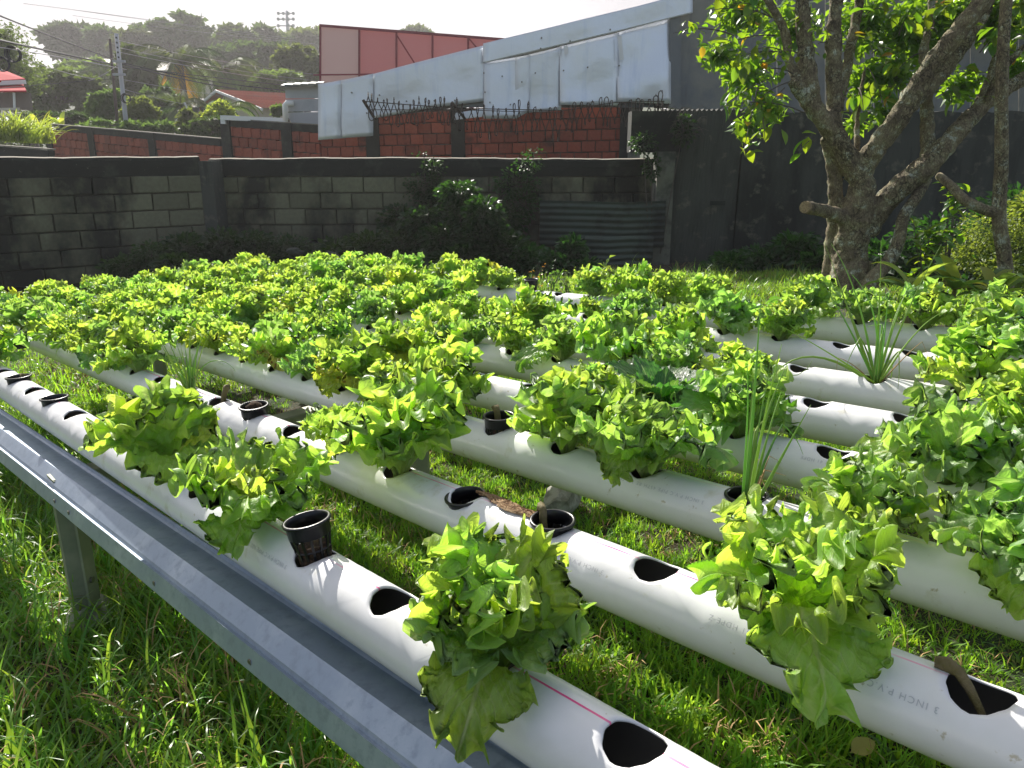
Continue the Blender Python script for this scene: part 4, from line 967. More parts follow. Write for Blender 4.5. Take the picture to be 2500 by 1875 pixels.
m = MB(); m.prism([Vector((bk1.x, bk1.y, zb)), Vector((e1.x, e1.y, zb)), e1-Vector((0, 0, .05)), r1-Vector((0, 0, .08)), bk1-Vector((0, 0, .05))], (R2-R1).normalized()*.15); m.build('wall', M_housew, hs_)
e2 = E2-ins; inn = (R1-E1).xy.to_3d().normalized()*.5
wallq(hs_, e1+inn-Vector((0, 0, .1)), e2+inn-Vector((0, 0, .1)), zb, .15, M_housew)
for (x, y) in ((478, 268), (500, 268), (492, 282)):
    m = MB(); q = at(x, y, 27.6); m.box(q, (.25, .04, .16)); m.build('vent_block', M_glass, hs_)
m = MB(); m.bar(E1, R1, .06, .09); m.bar(Bk1, R1, .06, .09); m.build('barge_board', M_white, hs_)
m = MB(); m.tube([at(450, 250, 27), at(456, 262, 27), at(448, 280, 27), at(430, 295, 27)], .03, 6); m.build('conduit', M_white, hs_)
hl = root('red_roof_house', 'house with bright red roofs and a cream balustrade at the left edge', 'house')
roofpoly(hl, [at(-60, 170, 27), at(12, 176, 27), at(62, 197, 25.5), at(-60, 205, 25)][::-1], M_roofr, .06)
m = MB(); m.bar(at(-60, 206, 25.2), at(62, 200, 25.4), .1, .12); m.build('fascia', M_white, hl)
roofpoly(hl, [at(-60, 212, 25.6), at(58, 210, 25.6), at(65, 225, 24.6), at(-60, 226, 24.6)][::-1], M_roofr, .05)
for i in range(8):
    m = MB(); x0 = -60+i*16.5; m.prism([at(x0, 226, 25.), at(x0+16, 226, 25.), at(x0+16+(.6*i if i > 4 else 0), 268, 25.), at(x0, 268, 25.)][::-1], (0, .1, 0)); m.build('wall_sheet', M_brown, hl)
m = MB(); m.prism([at(-60, 302, 24.6), at(52, 296, 24.6), at(62, 330, 24.6), at(-60, 330, 24.6)], (0, .2, 0)); m.build('balcony_wall', M_housew, hl)
m = MB(); m.bar(at(-60, 268, 24.6), at(45, 266, 24.6), .15, .07); m.build('handrail', M_housew, hl)
for i in range(11):
    x = -40+i*8; m = MB(); p = at(x, 296, 24.6); q = at(x, 270, 24.6); m.tube([p, p.lerp(q, .3), p.lerp(q, .6), q], [.03, .05, .03, .03], 6); m.build('baluster', M_housew, hl)
m = MB(); m.bar(at(34, 226, 24.7), at(36, 266, 24.7), .05, .05); m.build('porch_post', M_white, hl)
for (lab, x0, y0, x1, y1, Y, wy) in (('long pale roofed building far behind the poles', 195, 146, 292, 168, 62, 214), ('low pale roofed building seen between the palms', 325, 152, 660, 176, 66, 230)):
    g = root('far_building', lab, 'building')
    roofpoly(g, [at(x0+12, y0, Y+5), at(x1-6, y0+4, Y+5), at(x1, y1, Y), at(x0, y1, Y)][::-1], M_roofp, .15)
    m = MB(); m.prism([at(x0+6, y1+1, Y+.6), at(x1-6, y1+1, Y+.6), at(x1-6, wy, Y+.6), at(x0+6, wy, Y+.6)][::-1], (0, 5, 0)); m.build('wall', M_housew, g)
    k = int((x1-x0)/30)
    for i in range(k):
        x = x0+14+i*30; m = MB(); m.prism([at(x, y1+10, Y+.5), at(x+16, y1+10, Y+.5), at(x+16, y1+32, Y+.5), at(x, y1+32, Y+.5)][::-1], (0, .08, 0)); m.build('window', M_glass, g)

# ------------------------------------------------------------------ poles, mast, cables
def pole(px, pt, bx, by, Y, w, mt, label, cat='utility pole', ext=1.5):
    p, q = at(px, pt, Y), at(bx, by, Y); d = (q-p).normalized(); r = root('utility_pole', label, cat, q+d*ext)
    m = MB(); m.tube([q+d*ext-r.location, p-r.location], [w*.62, w*.45], 10); m.build('shaft', mt, r, True); return r, p
pc, ptp = pole(284, 82, 310, 320, 24, .12, M_conc, 'pale concrete utility pole with bolt holes carrying many cables')
for i in range(5):
    m = MB(); q = at(284+i*1.4, 92+i*12, 23.88)-pc.location; m.box(q, (.035, .06, .05)); m.build('bolt_slot', M_glass, pc)
for y in (150, 182): m = MB(); q = at(291, y, 23.8)-pc.location; m.box(q, (.34, .1, .06)); m.build('cross_bracket', M_conc, pc)
pole(268, 95, 288, 316, 24.4, .085, M_wood, 'dark wooden pole standing beside the concrete pole')
mast = root('floodlight_mast', 'tall stadium floodlight mast with three rows of lamps', 'light mast', at(704, 160, 105))
m = MB(); m.tube([at(706, 160, 105)-mast.location, at(700, 26, 105)-mast.location], [.26, .16], 8); m.build('mast_shaft', M_conc, mast, True)
for j, y in enumerate((33, 47, 63)):
    m = MB(); m.bar(at(676, y, 105)-mast.location, at(718, y, 105)-mast.location, .12, .12); m.build('crossarm', M_conc, mast)
    for i in range(4):
        if j == 2 and i == 1: continue
        c = at(680+i*12.2, y-1.5, 104.7)-mast.location; m = MB(); m.tube([c+Vector((0, .3, .12)), c+Vector((0, -.15, -.08))], [.08, .21], 8); m.build('floodlight', M_conc, mast)
def crop(x, y): return x*.3859, y*.3859
cab = [((0, 100), (330, 235), (740, 385), 12, 24, .030, 0), ((735, 385), (1300, 540), (2040, 592), 24, 30, .034, 0), ((0, 255), (340, 330), (715, 408), 13, 24, .045, 0),
 ((760, 420), (1250, 480), (1850, 545), 24, 34, .03, 0), ((760, 400), (1100, 500), (1500, 565), 24, 30, .045, 0), ((0, 300), (400, 360), (800, 440), 13, 24, .022, 1), ((110, 355), (400, 470), (600, 500), 14, 23, .018, 1),
 ((750, 255), (1300, 390), (2030, 475), 24, 40, .016, 1), ((750, 300), (1350, 440), (2030, 515), 24, 40, .016, 1), ((755, 330), (1400, 470), (2030, 540), 24, 40, .02, 1), ((760, 500), (1250, 590), (1650, 640), 24, 30, .016, 1), ((770, 560), (1000, 630), (1200, 665), 24, 27, .02, 1),
 ((150, 22), (700, 90), (1880, 250), 30, 60, .025, 1), ((460, 62), (1200, 165), (2000, 280), 35, 60, .022, 1), ((460, 98), (1100, 190), (1800, 260), 35, 60, .022, 1), ((560, 510), (660, 480), (760, 400), 20, 24, .014, 1), ((0, 560), (300, 530), (700, 500), 18, 24, .014, 0)]
CN = ['thick black cable from the upper left to the concrete pole', 'black cable sagging from the pole to the shed roof', 'heavy black cable bundle at left running to the wooden pole', 'black cable crossing in front of the palms', 'thick short black cable bundle right of the pole', 'thin grey cable just below the heavy bundle', 'thin drooping grey cable from the coil at the left',
 'highest thin grey wire right of the pole', 'second thin grey wire right of the pole', 'third thin grey wire right of the pole', 'low thin grey wire towards the tiled house', 'lowest thin wire reaching the tiled house', 'high wire across the sky starting at the top left', 'high sky wire passing just above the big tree', 'high sky wire crossing the big tree crown', 'short looping grey wire left of the pole', 'thin dark wire low over the left trees']
for (p, q, r, Y0, Y1, w, c), nm in zip(cab, CN):
    pts = []
    for i in range(17):
        f = i/16; x = (1-f)**2*p[0]+2*f*(1-f)*q[0]+f*f*r[0]; y = (1-f)**2*p[1]+2*f*(1-f)*q[1]+f*f*r[1]; pts.append(at(*crop(x, y), Y0+(Y1-Y0)*f))
    if p[0] == 0: pts.insert(0, pts[0]+(pts[0]-pts[1])*3)
    m = MB(); m.tube(pts, w*.5*(.75 if c else .9), 5); tag(m.build('overhead_cable', M_cablel if c else M_cable), nm, 'cable', 'overhead cables')
for (x, y, rr, Y, nm) in ((75, 342, 44, 14, 'big black coil of spare cable hanging at the upper left'), (8, 405, 40, 13.5, 'second cable coil cut by the left edge'), (795, 622, 27, 23.8, 'small black cable coil hung on the concrete pole')):
    m = MB(); c = at(*crop(x, y), Y); R0 = rr*.3859/1880*Y
    for j in range(5):
        r_ = R0*(1-.04*j); off = random.uniform(-.01, .01); m.tube([c+Vector((math.cos(a)*r_+off, .02*j, math.sin(a)*r_*1.02)) for a in np.linspace(0, 6.2832, 33)], R0*.07, 6)
    tag(m.build('cable_coil', M_cable, smooth=True), nm, 'cable coil', 'cable coils')

# ------------------------------------------------------------------ foliage tools
def leafcloud(C, size, rg, aspect=.5, droop=.3, up=.3, fold=.25, spread=1.):
    """folded two-quad leaves at the points C"""
    n = len(C); C = np.asarray(C); s = size*rg.uniform(.6, 1.35, n)[:, None]
    d = rg.normal(size=(n, 3)); d[:, 2] = d[:, 2]*.6*spread-droop; d /= np.linalg.norm(d, axis=1)[:, None]
    nrm_ = rg.normal(size=(n, 3)); nrm_[:, 2] += up*3; sd = np.cross(d, nrm_); sd /= np.linalg.norm(sd, axis=1)[:, None]+1e-9; nn = np.cross(sd, d)
    w = aspect*.5
    P = [C, C+d*s*.42+sd*s*w+nn*s*w*fold, C+d*s*.5, C+d*s*.42-sd*s*w+nn*s*w*fold, C+d*s-nn*s*.12]
    V = np.stack(P, 1).reshape(-1, 3); b = np.arange(n)[:, None]*5
    Q = np.concatenate([b+np.array([[0, 1, 4, 2]]), b+np.array([[0, 2, 4, 3]])], 0)
    return V, Q
def blobs(centres, n, rg, shell=.35):
    """points near the surfaces of ellipsoids (cx,cy,cz,rx,ry,rz)"""
    B = np.array(centres, float); vol = (B[:, 3]*B[:, 5])**1.0; idx = rg.choice(len(B), n, p=vol/vol.sum())
    u = rg.normal(size=(n, 3)); u /= np.linalg.norm(u, axis=1)[:, None]; r = (1-shell*rg.random(n)**1.3)[:, None]*rg.uniform(.9, 1.1, n)[:, None]
    return B[idx, :3]+u*r*B[idx, 3:6]
def foliage(name, parent, pts, size, mt, seed, **k):
    rg = np.random.default_rng(seed); V, Q = leafcloud(pts, size, rg, **k); return link(name, npmesh(name, V, Q, mt, False), parent)
def sub_blobs(c, R, n, rg, flat=.6, r=.35, lo=-1.):
    out = []; n = int(n*2.6); r = r*.62
    for i in range(n):
        u = rg.normal(size=3); u /= np.linalg.norm(u); u[2] = abs(u[2]) if rg.random() > .45 else max(lo, u[2])
        k = rg.uniform(.35, 1.08); q = [c[0]+u[0]*R[0]*k, c[1]+u[1]*R[1]*k, c[2]+u[2]*R[2]*k]; s = r*rg.uniform(.6, 1.25)
        out.append((*q, R[0]*s, R[1]*s, R[2]*s*flat))
    return out
def far_tree(px, py, rpx, rpy, Y, label, seed, n=5000, leaf=.35, mt=None, kind='tree', blobn=26, group='trees behind the walls', r=.34, flat=.75, base=None, trunkw=.02):
    rg = np.random.default_rng(seed); c = at(px, py, Y); k = Y/1880; R = (rpx*k, rpx*k*.8, rpy*k)
    bl = sub_blobs(c, R, blobn, rg, flat, r); gz = base if base is not None else -.3
    t = root(kind.replace(' ', '_'), label, kind if kind in ('tree', 'bush', 'hedge') else 'tree', (c.x, c.y, gz), group=group); L0 = t.location
    m = MB(); w = R[0]*trunkw*3+.05; top = Vector((0, 0, c.z-gz-R[2]*.5)); m.tube([(0, 0, -.3), (w*.3, 0, top.z*.5), top], [w*1.3, w, w*.8], 8, jit=.15)
    for i in range(0, len(bl), 2):
        q = Vector(bl[i][:3])-L0; m.tube([top*.95, top.lerp(q, .5)+Vector((0, 0, R[2]*.12)), q], [w*.6, w*.35, w*.12], 5)
    m.build('trunk', M_farb, t, True)
    pts = blobs(bl, n, rg)-np.array(L0); foliage('crown', t, pts, leaf, mt or M_far, seed, aspect=.6, droop=.1, up=.4); return t

# far hillside trees
far_tree(430, 118, 104, 66, 85, 'huge umbrella shaped rain tree on the skyline', 1, 26000, .60, blobn=70, r=.24, flat=.45)
far_tree(175, 110, 62, 40, 90, 'rounded hill tree on the skyline behind the poles', 2, 9000, .8, blobn=24)
far_tree(262, 112, 50, 34, 88, 'skyline tree just left of the rain tree', 3, 7000, .8, blobn=20)
far_tree(330, 118, 42, 36, 80, 'dark tree under the left side of the rain tree', 33, 6000, .7, blobn=20)
far_tree(585, 112, 46, 36, 88, 'dark skyline tree right of the rain tree', 4, 7000, .8, blobn=20)
far_tree(655, 112, 52, 34, 92, 'dark skyline tree behind the floodlight mast', 5, 7000, .8, blobn=22)
far_tree(742, 104, 48, 26, 96, 'last skyline tree left of the billboard', 6, 6000, .8, blobn=20)
far_tree(1030, 86, 34, 12, 110, 'treetop peeping over the billboard', 7, 3000, .8, blobn=12)
far_tree(600, 152, 70, 34, 70, 'dark mass of mango tree below the skyline, left of the round tree', 8, 8000, .6, blobn=26)
far_tree(690, 150, 52, 30, 66, 'dark tree between the mast and the round bright tree', 36, 7000, .6, blobn=22)
far_tree(738, 168, 60, 46, 48, 'rounded sunlit tree left of the billboard edge', 9, 12000, .34, mt=M_far2, blobn=34)
far_tree(675, 208, 60, 26, 44, 'leafy hedge-like tree above the tiled house', 10, 7000, .32, mt=M_far2, blobn=24)
far_tree(590, 205, 44, 32, 50, 'dark tree behind the tiled roof', 37, 6000, .4, blobn=20)
far_tree(215, 190, 66, 40, 56, 'loose tree left of the poles in front of the pale roofs', 11, 7000, .4, mt=M_far2, blobn=22, r=.26)
far_tree(330, 195, 44, 60, 40, 'dark tall tree right of the concrete pole', 12, 9000, .34, blobn=26)
far_tree(400, 268, 46, 46, 32, 'dark bush under the palms', 13, 7000, .26, blobn=22, kind='bush')
far_tree(262, 270, 42, 42, 26, 'pale green ferny bush at the foot of the poles', 14, 9000, .17, mt=M_far2, blobn=24, kind='bush')
far_tree(342, 285, 38, 38, 25, 'pale ferny bush right of the concrete pole', 15, 8000, .17, mt=M_far2, blobn=22, kind='bush')
far_tree(478, 308, 40, 34, 24, 'yellow green shrub in front of the white house wall', 16, 8000, .13, mt=M_far2, blobn=22, kind='bush')
far_tree(540, 290, 36, 36, 23.5, 'bright shrub beside the white gutter', 17, 8000, .13, mt=M_cane, blobn=22, kind='bush')
far_tree(700, 268, 30, 12, 24.5, 'low shrub under the tiled eave', 38, 3000, .13, mt=M_far2, blobn=12, kind='bush')
far_tree(135, 225, 90, 46, 36, 'dark understory tree behind the left hedge', 18, 9000, .32, blobn=26)
far_tree(330, 318, 120, 22, 24.5, 'low pale undergrowth along the far side of the sloping brick wall', 61, 9000, .14, mt=M_far2, blobn=40, kind='bush', r=.22)
far_tree(560, 318, 90, 26, 22, 'green undergrowth behind the stepped brick wall', 62, 7000, .14, mt=M_far, blobn=34, kind='bush', r=.22)
hg = far_tree(160, 296, 82, 18, 27, 'clipped dark hedge behind the banana leaves', 19, 10000, .14, blobn=40, kind='hedge', r=.25)
# feathery tree at the upper left, close and airy
def airy_tree():
    rg = np.random.default_rng(77); Y = 30; t = root('tree', 'airy feathery tree with bare looking limbs at the upper left', 'tree', (at(95, 300, Y).x, Y, -.3)); t['group'] = 'trees behind the walls'; L0 = t.location
    m = MB(); tips = []
    def grow(p, d, L, w, dep):
        pts = [p]; 
        for i in range(4): d = (d+Vector(rg.normal(size=3)*.18)+Vector((0, 0, .05))).normalized(); p = p+d*L/4; pts.append(p)
        m.tube(pts, [w*(1-.12*i) for i in range(5)], 6 if dep > 1 else 4, cap=False)
        if dep == 0: tips.append(p); return
        for j in range(3 if dep > 1 else 4):
            nd = (d+Vector(rg.normal(size=3))*.62).normalized(); nd.z = max(nd.z, -.1); grow(p, nd, L*.72, w*.6, dep-1)
            if dep <= 2: tips.append(p+nd*L*.3)
    grow(Vector((0, 0, 0)), Vector((.05, 0, 1)), 2.2, .13, 4)
    m.build('trunk', M_farb, t, True)
    P = np.array([tuple(x) for x in tips]); n = 26000; c = P[rg.integers(0, len(P), n)]+rg.normal(size=(n, 3))*np.array([.26, .26, .16])
    foliage('crown', t, c, .13, M_far2, 5, aspect=.5, droop=.3); return t
airy_tree()
def palm(px, py, Y, Lf, label, seed, n=18, mt=None, base=-.3, yellow=3):
    rg = np.random.default_rng(seed); c = at(px, py, Y); t = root('palm_tree', label, 'palm tree', (c.x, c.y, base), group='palms behind the walls'); c = c-t.location
    m = MB(); m.tube([(0, 0, -.2), (.1, 0, c.z*.5), c], [.22, .17, .14], 9); m.build('trunk', M_farb, t, True)
    for i in range(n):
        az = i*2.399+rg.uniform(-.2, .2); el = rg.uniform(-.5, 1.1); p = Vector(c); V = []; Q = []; L = Lf*rg.uniform(.8, 1.1); seg = 14; hd = Vector((math.cos(az), math.sin(az), 0)); sd = Vector((-math.sin(az), math.cos(az), 0)); e = el
        rib = [p.copy()]
        for j in range(seg): e -= .13; p = p+(hd*math.cos(e)+Vector((0, 0, math.sin(e))))*L/seg; rib.append(p.copy())
        b = MB(); b.tube(rib, [.03*(1-j/20) for j in range(seg+1)], 4, cap=False)
        for j in range(1, seg+1):
            d = (rib[j]-rib[j-1]).normalized()
            for q in range(3):
                o_ = rib[j-1].lerp(rib[j], q/3); ll = L*.26*math.sin(min(1, (j+1)/seg*1.05)*math.pi*.85+.25)
                for s_ in (-1, 1):
                    tip = o_+(sd*s_*.72+d*.55+Vector((0, 0, -.40-.3*rg.random())))*ll; wv = d*L*.011
                    b.add([o_-wv, o_+wv, tip], [(0, 1, 2)])
        b.build('frond', M_treey if i >= n-yellow and el < .1 else (mt or M_far), t)
    return t
palm(438, 150, 40, 3.1, 'large coconut palm with yellowing lower fronds', 1, 24, yellow=9)
palm(545, 172, 44, 2.8, 'dark palm right of the large yellowing one', 2, 20)
palm(340, 160, 46, 2.6, 'dark palm behind the concrete pole', 3, 18)
palm(628, 96, 90, 3.4, 'distant palm silhouetted on the skyline', 4, 16)
palm(590, 100, 92, 3.0, 'smaller distant palm left of the skyline one', 14, 14)
palm(558, 262, 24.5, 1.2, 'young palm in front of the white house wall', 5, 14, mt=M_far2, yellow=0)
palm(440, 262, 30, 1.8, 'low dark palm under the cables', 6, 16, yellow=3)
# cane and banana leaves at the left
def blades(name, parent, base, n, L, w, mt, seed, spread=.6, el0=1.3, bend=1.2, seg=8, box=(.5, .5)):
    rg = np.random.default_rng(seed); b = MB()
    for i in range(n):
        p = Vector(base)+Vector((rg.uniform(-1, 1)*box[0], rg.uniform(-1, 1)*box[1], 0)); az = rg.uniform(0, 6.28); hd = Vector((math.cos(az), math.sin(az), 0)); sd = Vector((-math.sin(az), math.cos(az), 0)); e = el0-rg.random()*spread; ll = L*rg.uniform(.6, 1.15); vs = []
        bd = bend*rg.uniform(.5, 1.4)
        for j in range(seg+1):
            f = j/seg; ww = w*(math.sin(min(1, f*.95+.06)*math.pi)**.6)*.5+.0005; vs += [p-sd*ww+Vector((0, 0, ww*.35)), p, p+sd*ww+Vector((0, 0, ww*.35))]; ee = e-bd*f*f; p = p+(hd*math.cos(ee)+Vector((0, 0, math.sin(ee))))*ll/seg
        b.add(vs, [q for j in range(seg) for q in ((j*3, j*3+1, j*3+4, j*3+3), (j*3+1, j*3+2, j*3+5, j*3+4))])
    return b.build(name, mt, parent, True)
for i, (px, py, Y, L, lab) in enumerate(((12, 345, 18, .85, 'clump of yellow green cane leaves at the left edge'), (58, 348, 18.5, .8, 'clump of cane leaves behind the low wall end'), (95, 350, 19.5, .75, 'cane leaves just left of the red brick wall'))):
    t = root('cane_clump', lab, 'cane', at(px, py, Y), group='sunlit cane clumps'); blades('leaves', t, (0, 0, 0), 170, L, .035, M_cane, 50+i, box=(.28, .3)); 
for i, (px, py, Y, lab) in enumerate(((92, 322, 21.8, 'young banana plant beside the red brick wall end'), (148, 318, 23, 'banana leaves poking above the sloping brick wall'))):
    t = root('banana_plant', lab, 'banana plant', at(px, py, Y), group='banana plants'); [blades('leaf', t, (0, 0, 0), 1, .62, .16, M_cane, 60+i*9+j, spread=.5, bend=.8, box=(.05, .05)) for j in range(6)]
lw = root('low_wall', 'low dark wall in front of the cane at the left edge', 'wall'); m = MB(); m.prism([at(-90, 352, 16.5), at(120, 368, 16.2), at(120, 420, 16.2), at(-90, 420, 16.5)][::-1], (0, .2, 0)); m.build('wall_body', M_beam, lw)
m = MB(); m.bar(at(-90, 352, 16.5)+Vector((0, .1, .02)), at(120, 367, 16.2)+Vector((0, .1, .02)), .22, .03); m.build('cap', M_cap, lw)

# ------------------------------------------------------------------ growth at the foot of the wall
def bush(label, bl, n, leaf, mt, seed, cat='bush', name='bush', stems=True, gz=None, aspect=.7, hero=0, group=None, up=.35):
    rg = np.random.default_rng(seed); c = np.array(bl)[:, :3].mean(0); g = ground_z(c[0], c[1]) if gz is None else gz
    t = root(name, label, cat, (c[0], c[1], g), group=group); L0 = np.array(t.location)
    if stems:
        m = MB()
        for b_ in bl:
            q = Vector(b_[:3])-Vector(L0); s = Vector((q.x*.3, q.y*.3, -.02)); m.tube([s, s.lerp(q, .5)+Vector((0, 0, .05)), q], [.010, .007, .004], 5, jit=.2)
        m.build('stems', M_farb, t)
    f = foliage('leaves', t, blobs(bl, n, rg, .7)-L0, leaf, mt, seed, aspect=aspect, droop=.25, up=up); f['kind'] = 'stuff'
    return t
def bl_(px, py, Y, rpx, rpy, ry=None): c = at(px, py, Y); k = Y/1880; return (c.x, c.y, c.z, rpx*k, ry or rpx*k*.6, rpy*k)
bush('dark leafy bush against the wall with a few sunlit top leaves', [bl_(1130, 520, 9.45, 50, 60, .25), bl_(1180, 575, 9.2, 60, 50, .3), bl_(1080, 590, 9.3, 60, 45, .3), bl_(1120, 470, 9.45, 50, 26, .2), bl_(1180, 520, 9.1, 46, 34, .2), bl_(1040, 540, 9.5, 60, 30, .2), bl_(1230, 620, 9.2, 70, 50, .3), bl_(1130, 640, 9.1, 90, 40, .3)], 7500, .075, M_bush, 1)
bush('low dark creeping bush right of the leafy bush, in front of the iron sheets', [bl_(1290, 640, 9.1, 60, 40, .3), bl_(1350, 650, 9.0, 50, 34, .3), bl_(1420, 660, 9.0, 50, 26, .3), bl_(1395, 615, 9.1, 26, 30, .2)], 3200, .085, M_bush, 2)
bush('dark undergrowth along the wall foot left of the leafy bush', [bl_(980, 600, 9.5, 60, 44, .3), bl_(900, 610, 9.4, 70, 40, .3), bl_(820, 625, 9.4, 60, 36, .3), bl_(930, 655, 9.2, 90, 30, .3)], 4200, .08, M_bush, 3)
bush('dark undergrowth with rubble by the stepped pier', [bl_(700, 610, 9.3, 70, 34, .3), bl_(620, 600, 9.3, 60, 34, .3), bl_(540, 600, 9.2, 60, 36, .3), bl_(450, 610, 8.9, 60, 34, .25), bl_(640, 650, 9.1, 110, 30, .3)], 5200, .07, M_bush, 4)
bush('low dark weeds at the foot of the left wall', [bl_(370, 620, 8.7, 50, 28, .2), bl_(300, 650, 8.6, 50, 22, .2), bl_(430, 650, 8.6, 60, 26, .2)], 2200, .06, M_bush, 5)
bush('vine climbing over the wall top with sunlit tip leaves', [bl_(1303, 372, 10.1, 24, 9, .12), bl_(1290, 405, 10.02, 34, 26, .05), bl_(1260, 450, 10.0, 60, 34, .05), bl_(1275, 500, 9.98, 46, 40, .05), bl_(1230, 540, 9.95, 60, 40, .08)], 1500, .06, M_bush, 6, cat='vine', name='vine')
bush('dark vine hanging on the wall above the leafy bush', [bl_(1035, 376, 10.1, 26, 4, .10), bl_(1055, 412, 10.02, 30, 26, .05), bl_(1035, 460, 10.0, 50, 36, .05), bl_(1080, 500, 9.98, 60, 40, .05), bl_(980, 540, 9.95, 60, 34, .08)], 1600, .06, M_bush, 7, cat='vine', name='vine')
bush('dark shrubs at the foot of the plaster wall left of the tree', [bl_(1850, 640, 8.9, 70, 34, .3), bl_(1780, 650, 8.8, 50, 28, .3), bl_(1940, 620, 8.9, 60, 44, .3), bl_(1990, 650, 8.6, 60, 30, .3)], 3600, .10, M_bush, 8)
bush('dark ivy patch on the pier beside the metal corner', [bl_(1570, 350, 9.6, 34, 26, .1), bl_(1590, 410, 9.6, 20, 34, .08), bl_(1668, 320, 9.75, 26, 34, .1)], 700, .05, M_bush, 9, cat='vine', name='vine', gz=0)
tw = HZ(4); m = MB()
for i in range(60):
    c = at(1675+tw.uniform(-26, 30), 310+tw.uniform(-50, 30), 9.65); d = Vector((tw.uniform(-1, 1), tw.uniform(-.3, .3), tw.uniform(-1, .6)))*.14; m.tube([c, c+d*.5+Vector((0, 0, .03)), c+d], .0025, 3)
tag(m.build('dry_twigs', M_farb), 'tangle of dry twigs at the top of the concrete pier', 'twigs')
for i, (px, py, Y, s, lab) in enumerate(((805, 625, 8.9, .09, 'pale rubble stone in the dark undergrowth'), (400, 640, 8.5, .05, 'small pale stone near the wall foot'), (600, 640, 8.8, .08, 'grey rubble piece below the pier'), (720, 615, 9.0, .08, 'flat grey rubble slab on the undergrowth'))):
    rock(at(px, py, Y), (s*1.3, s, s*.6), lab, 40+i, M_plast)
# small sunlit weeds sticking up behind the pipes
def weed(px, py, Y, h, label, seed, n=26, leaf=.035, mt=None):
    rg = np.random.default_rng(seed); b0 = at(px, py, Y); b0.z = ground_z(b0.x, b0.y); top = at(px, py, Y).z; hh = top-b0.z; t = root('weed', label, 'weed', b0, group='small weeds behind the pipes'); m = MB(); P = []
    for j in range(5):
        d = Vector((rg.uniform(-.3, .3), rg.uniform(-.3, .3), 1)); q = [Vector((0, 0, 0)), Vector((d.x*h*.3, d.y*h*.3, hh*.5)), Vector((d.x*h, d.y*h, hh*rg.uniform(.8, 1)))]; m.tube(q, [.004, .003, .002], 4)
        for i in range(n//5): f = rg.uniform(max(0, 1-h/hh), 1); P.append(tuple(q[1].lerp(q[2], (f-.5)*2) if f > .5 else q[0].lerp(q[1], f*2)))
    m.build('stems', M_farb, t); foliage('leaves', t, np.array(P)+rg.normal(size=(len(P), 3))*.03, leaf, mt or M_weed, seed, aspect=.75, droop=.1, up=.8)
weed(1592, 640, 7.2, .22, 'little round leaved sunlit weed alone against the dark wall', 1, 46)
weed(1470, 636, 7.2, .2, 'leafy sunlit weed behind the tall mixed lettuces', 2, 40, .06)
weed(1502, 645, 7.1, .2, 'weed with one large pointed leaf behind the lettuces', 7, 16, .09)
weed(1345, 655, 7.0, .35, 'straggly sunlit weed behind the dry cup', 3, 90)
weed(1385, 665, 7.0, .3, 'low leafy weed right of the straggly one', 4, 90)
weed(1300, 630, 6.8, .4, 'thin dry weed at the rear pipe end', 5, 30, .03, M_treey)
weed(2030, 650, 7.0, .3, 'small green sprig left of the tree trunk', 6, 20, .05)

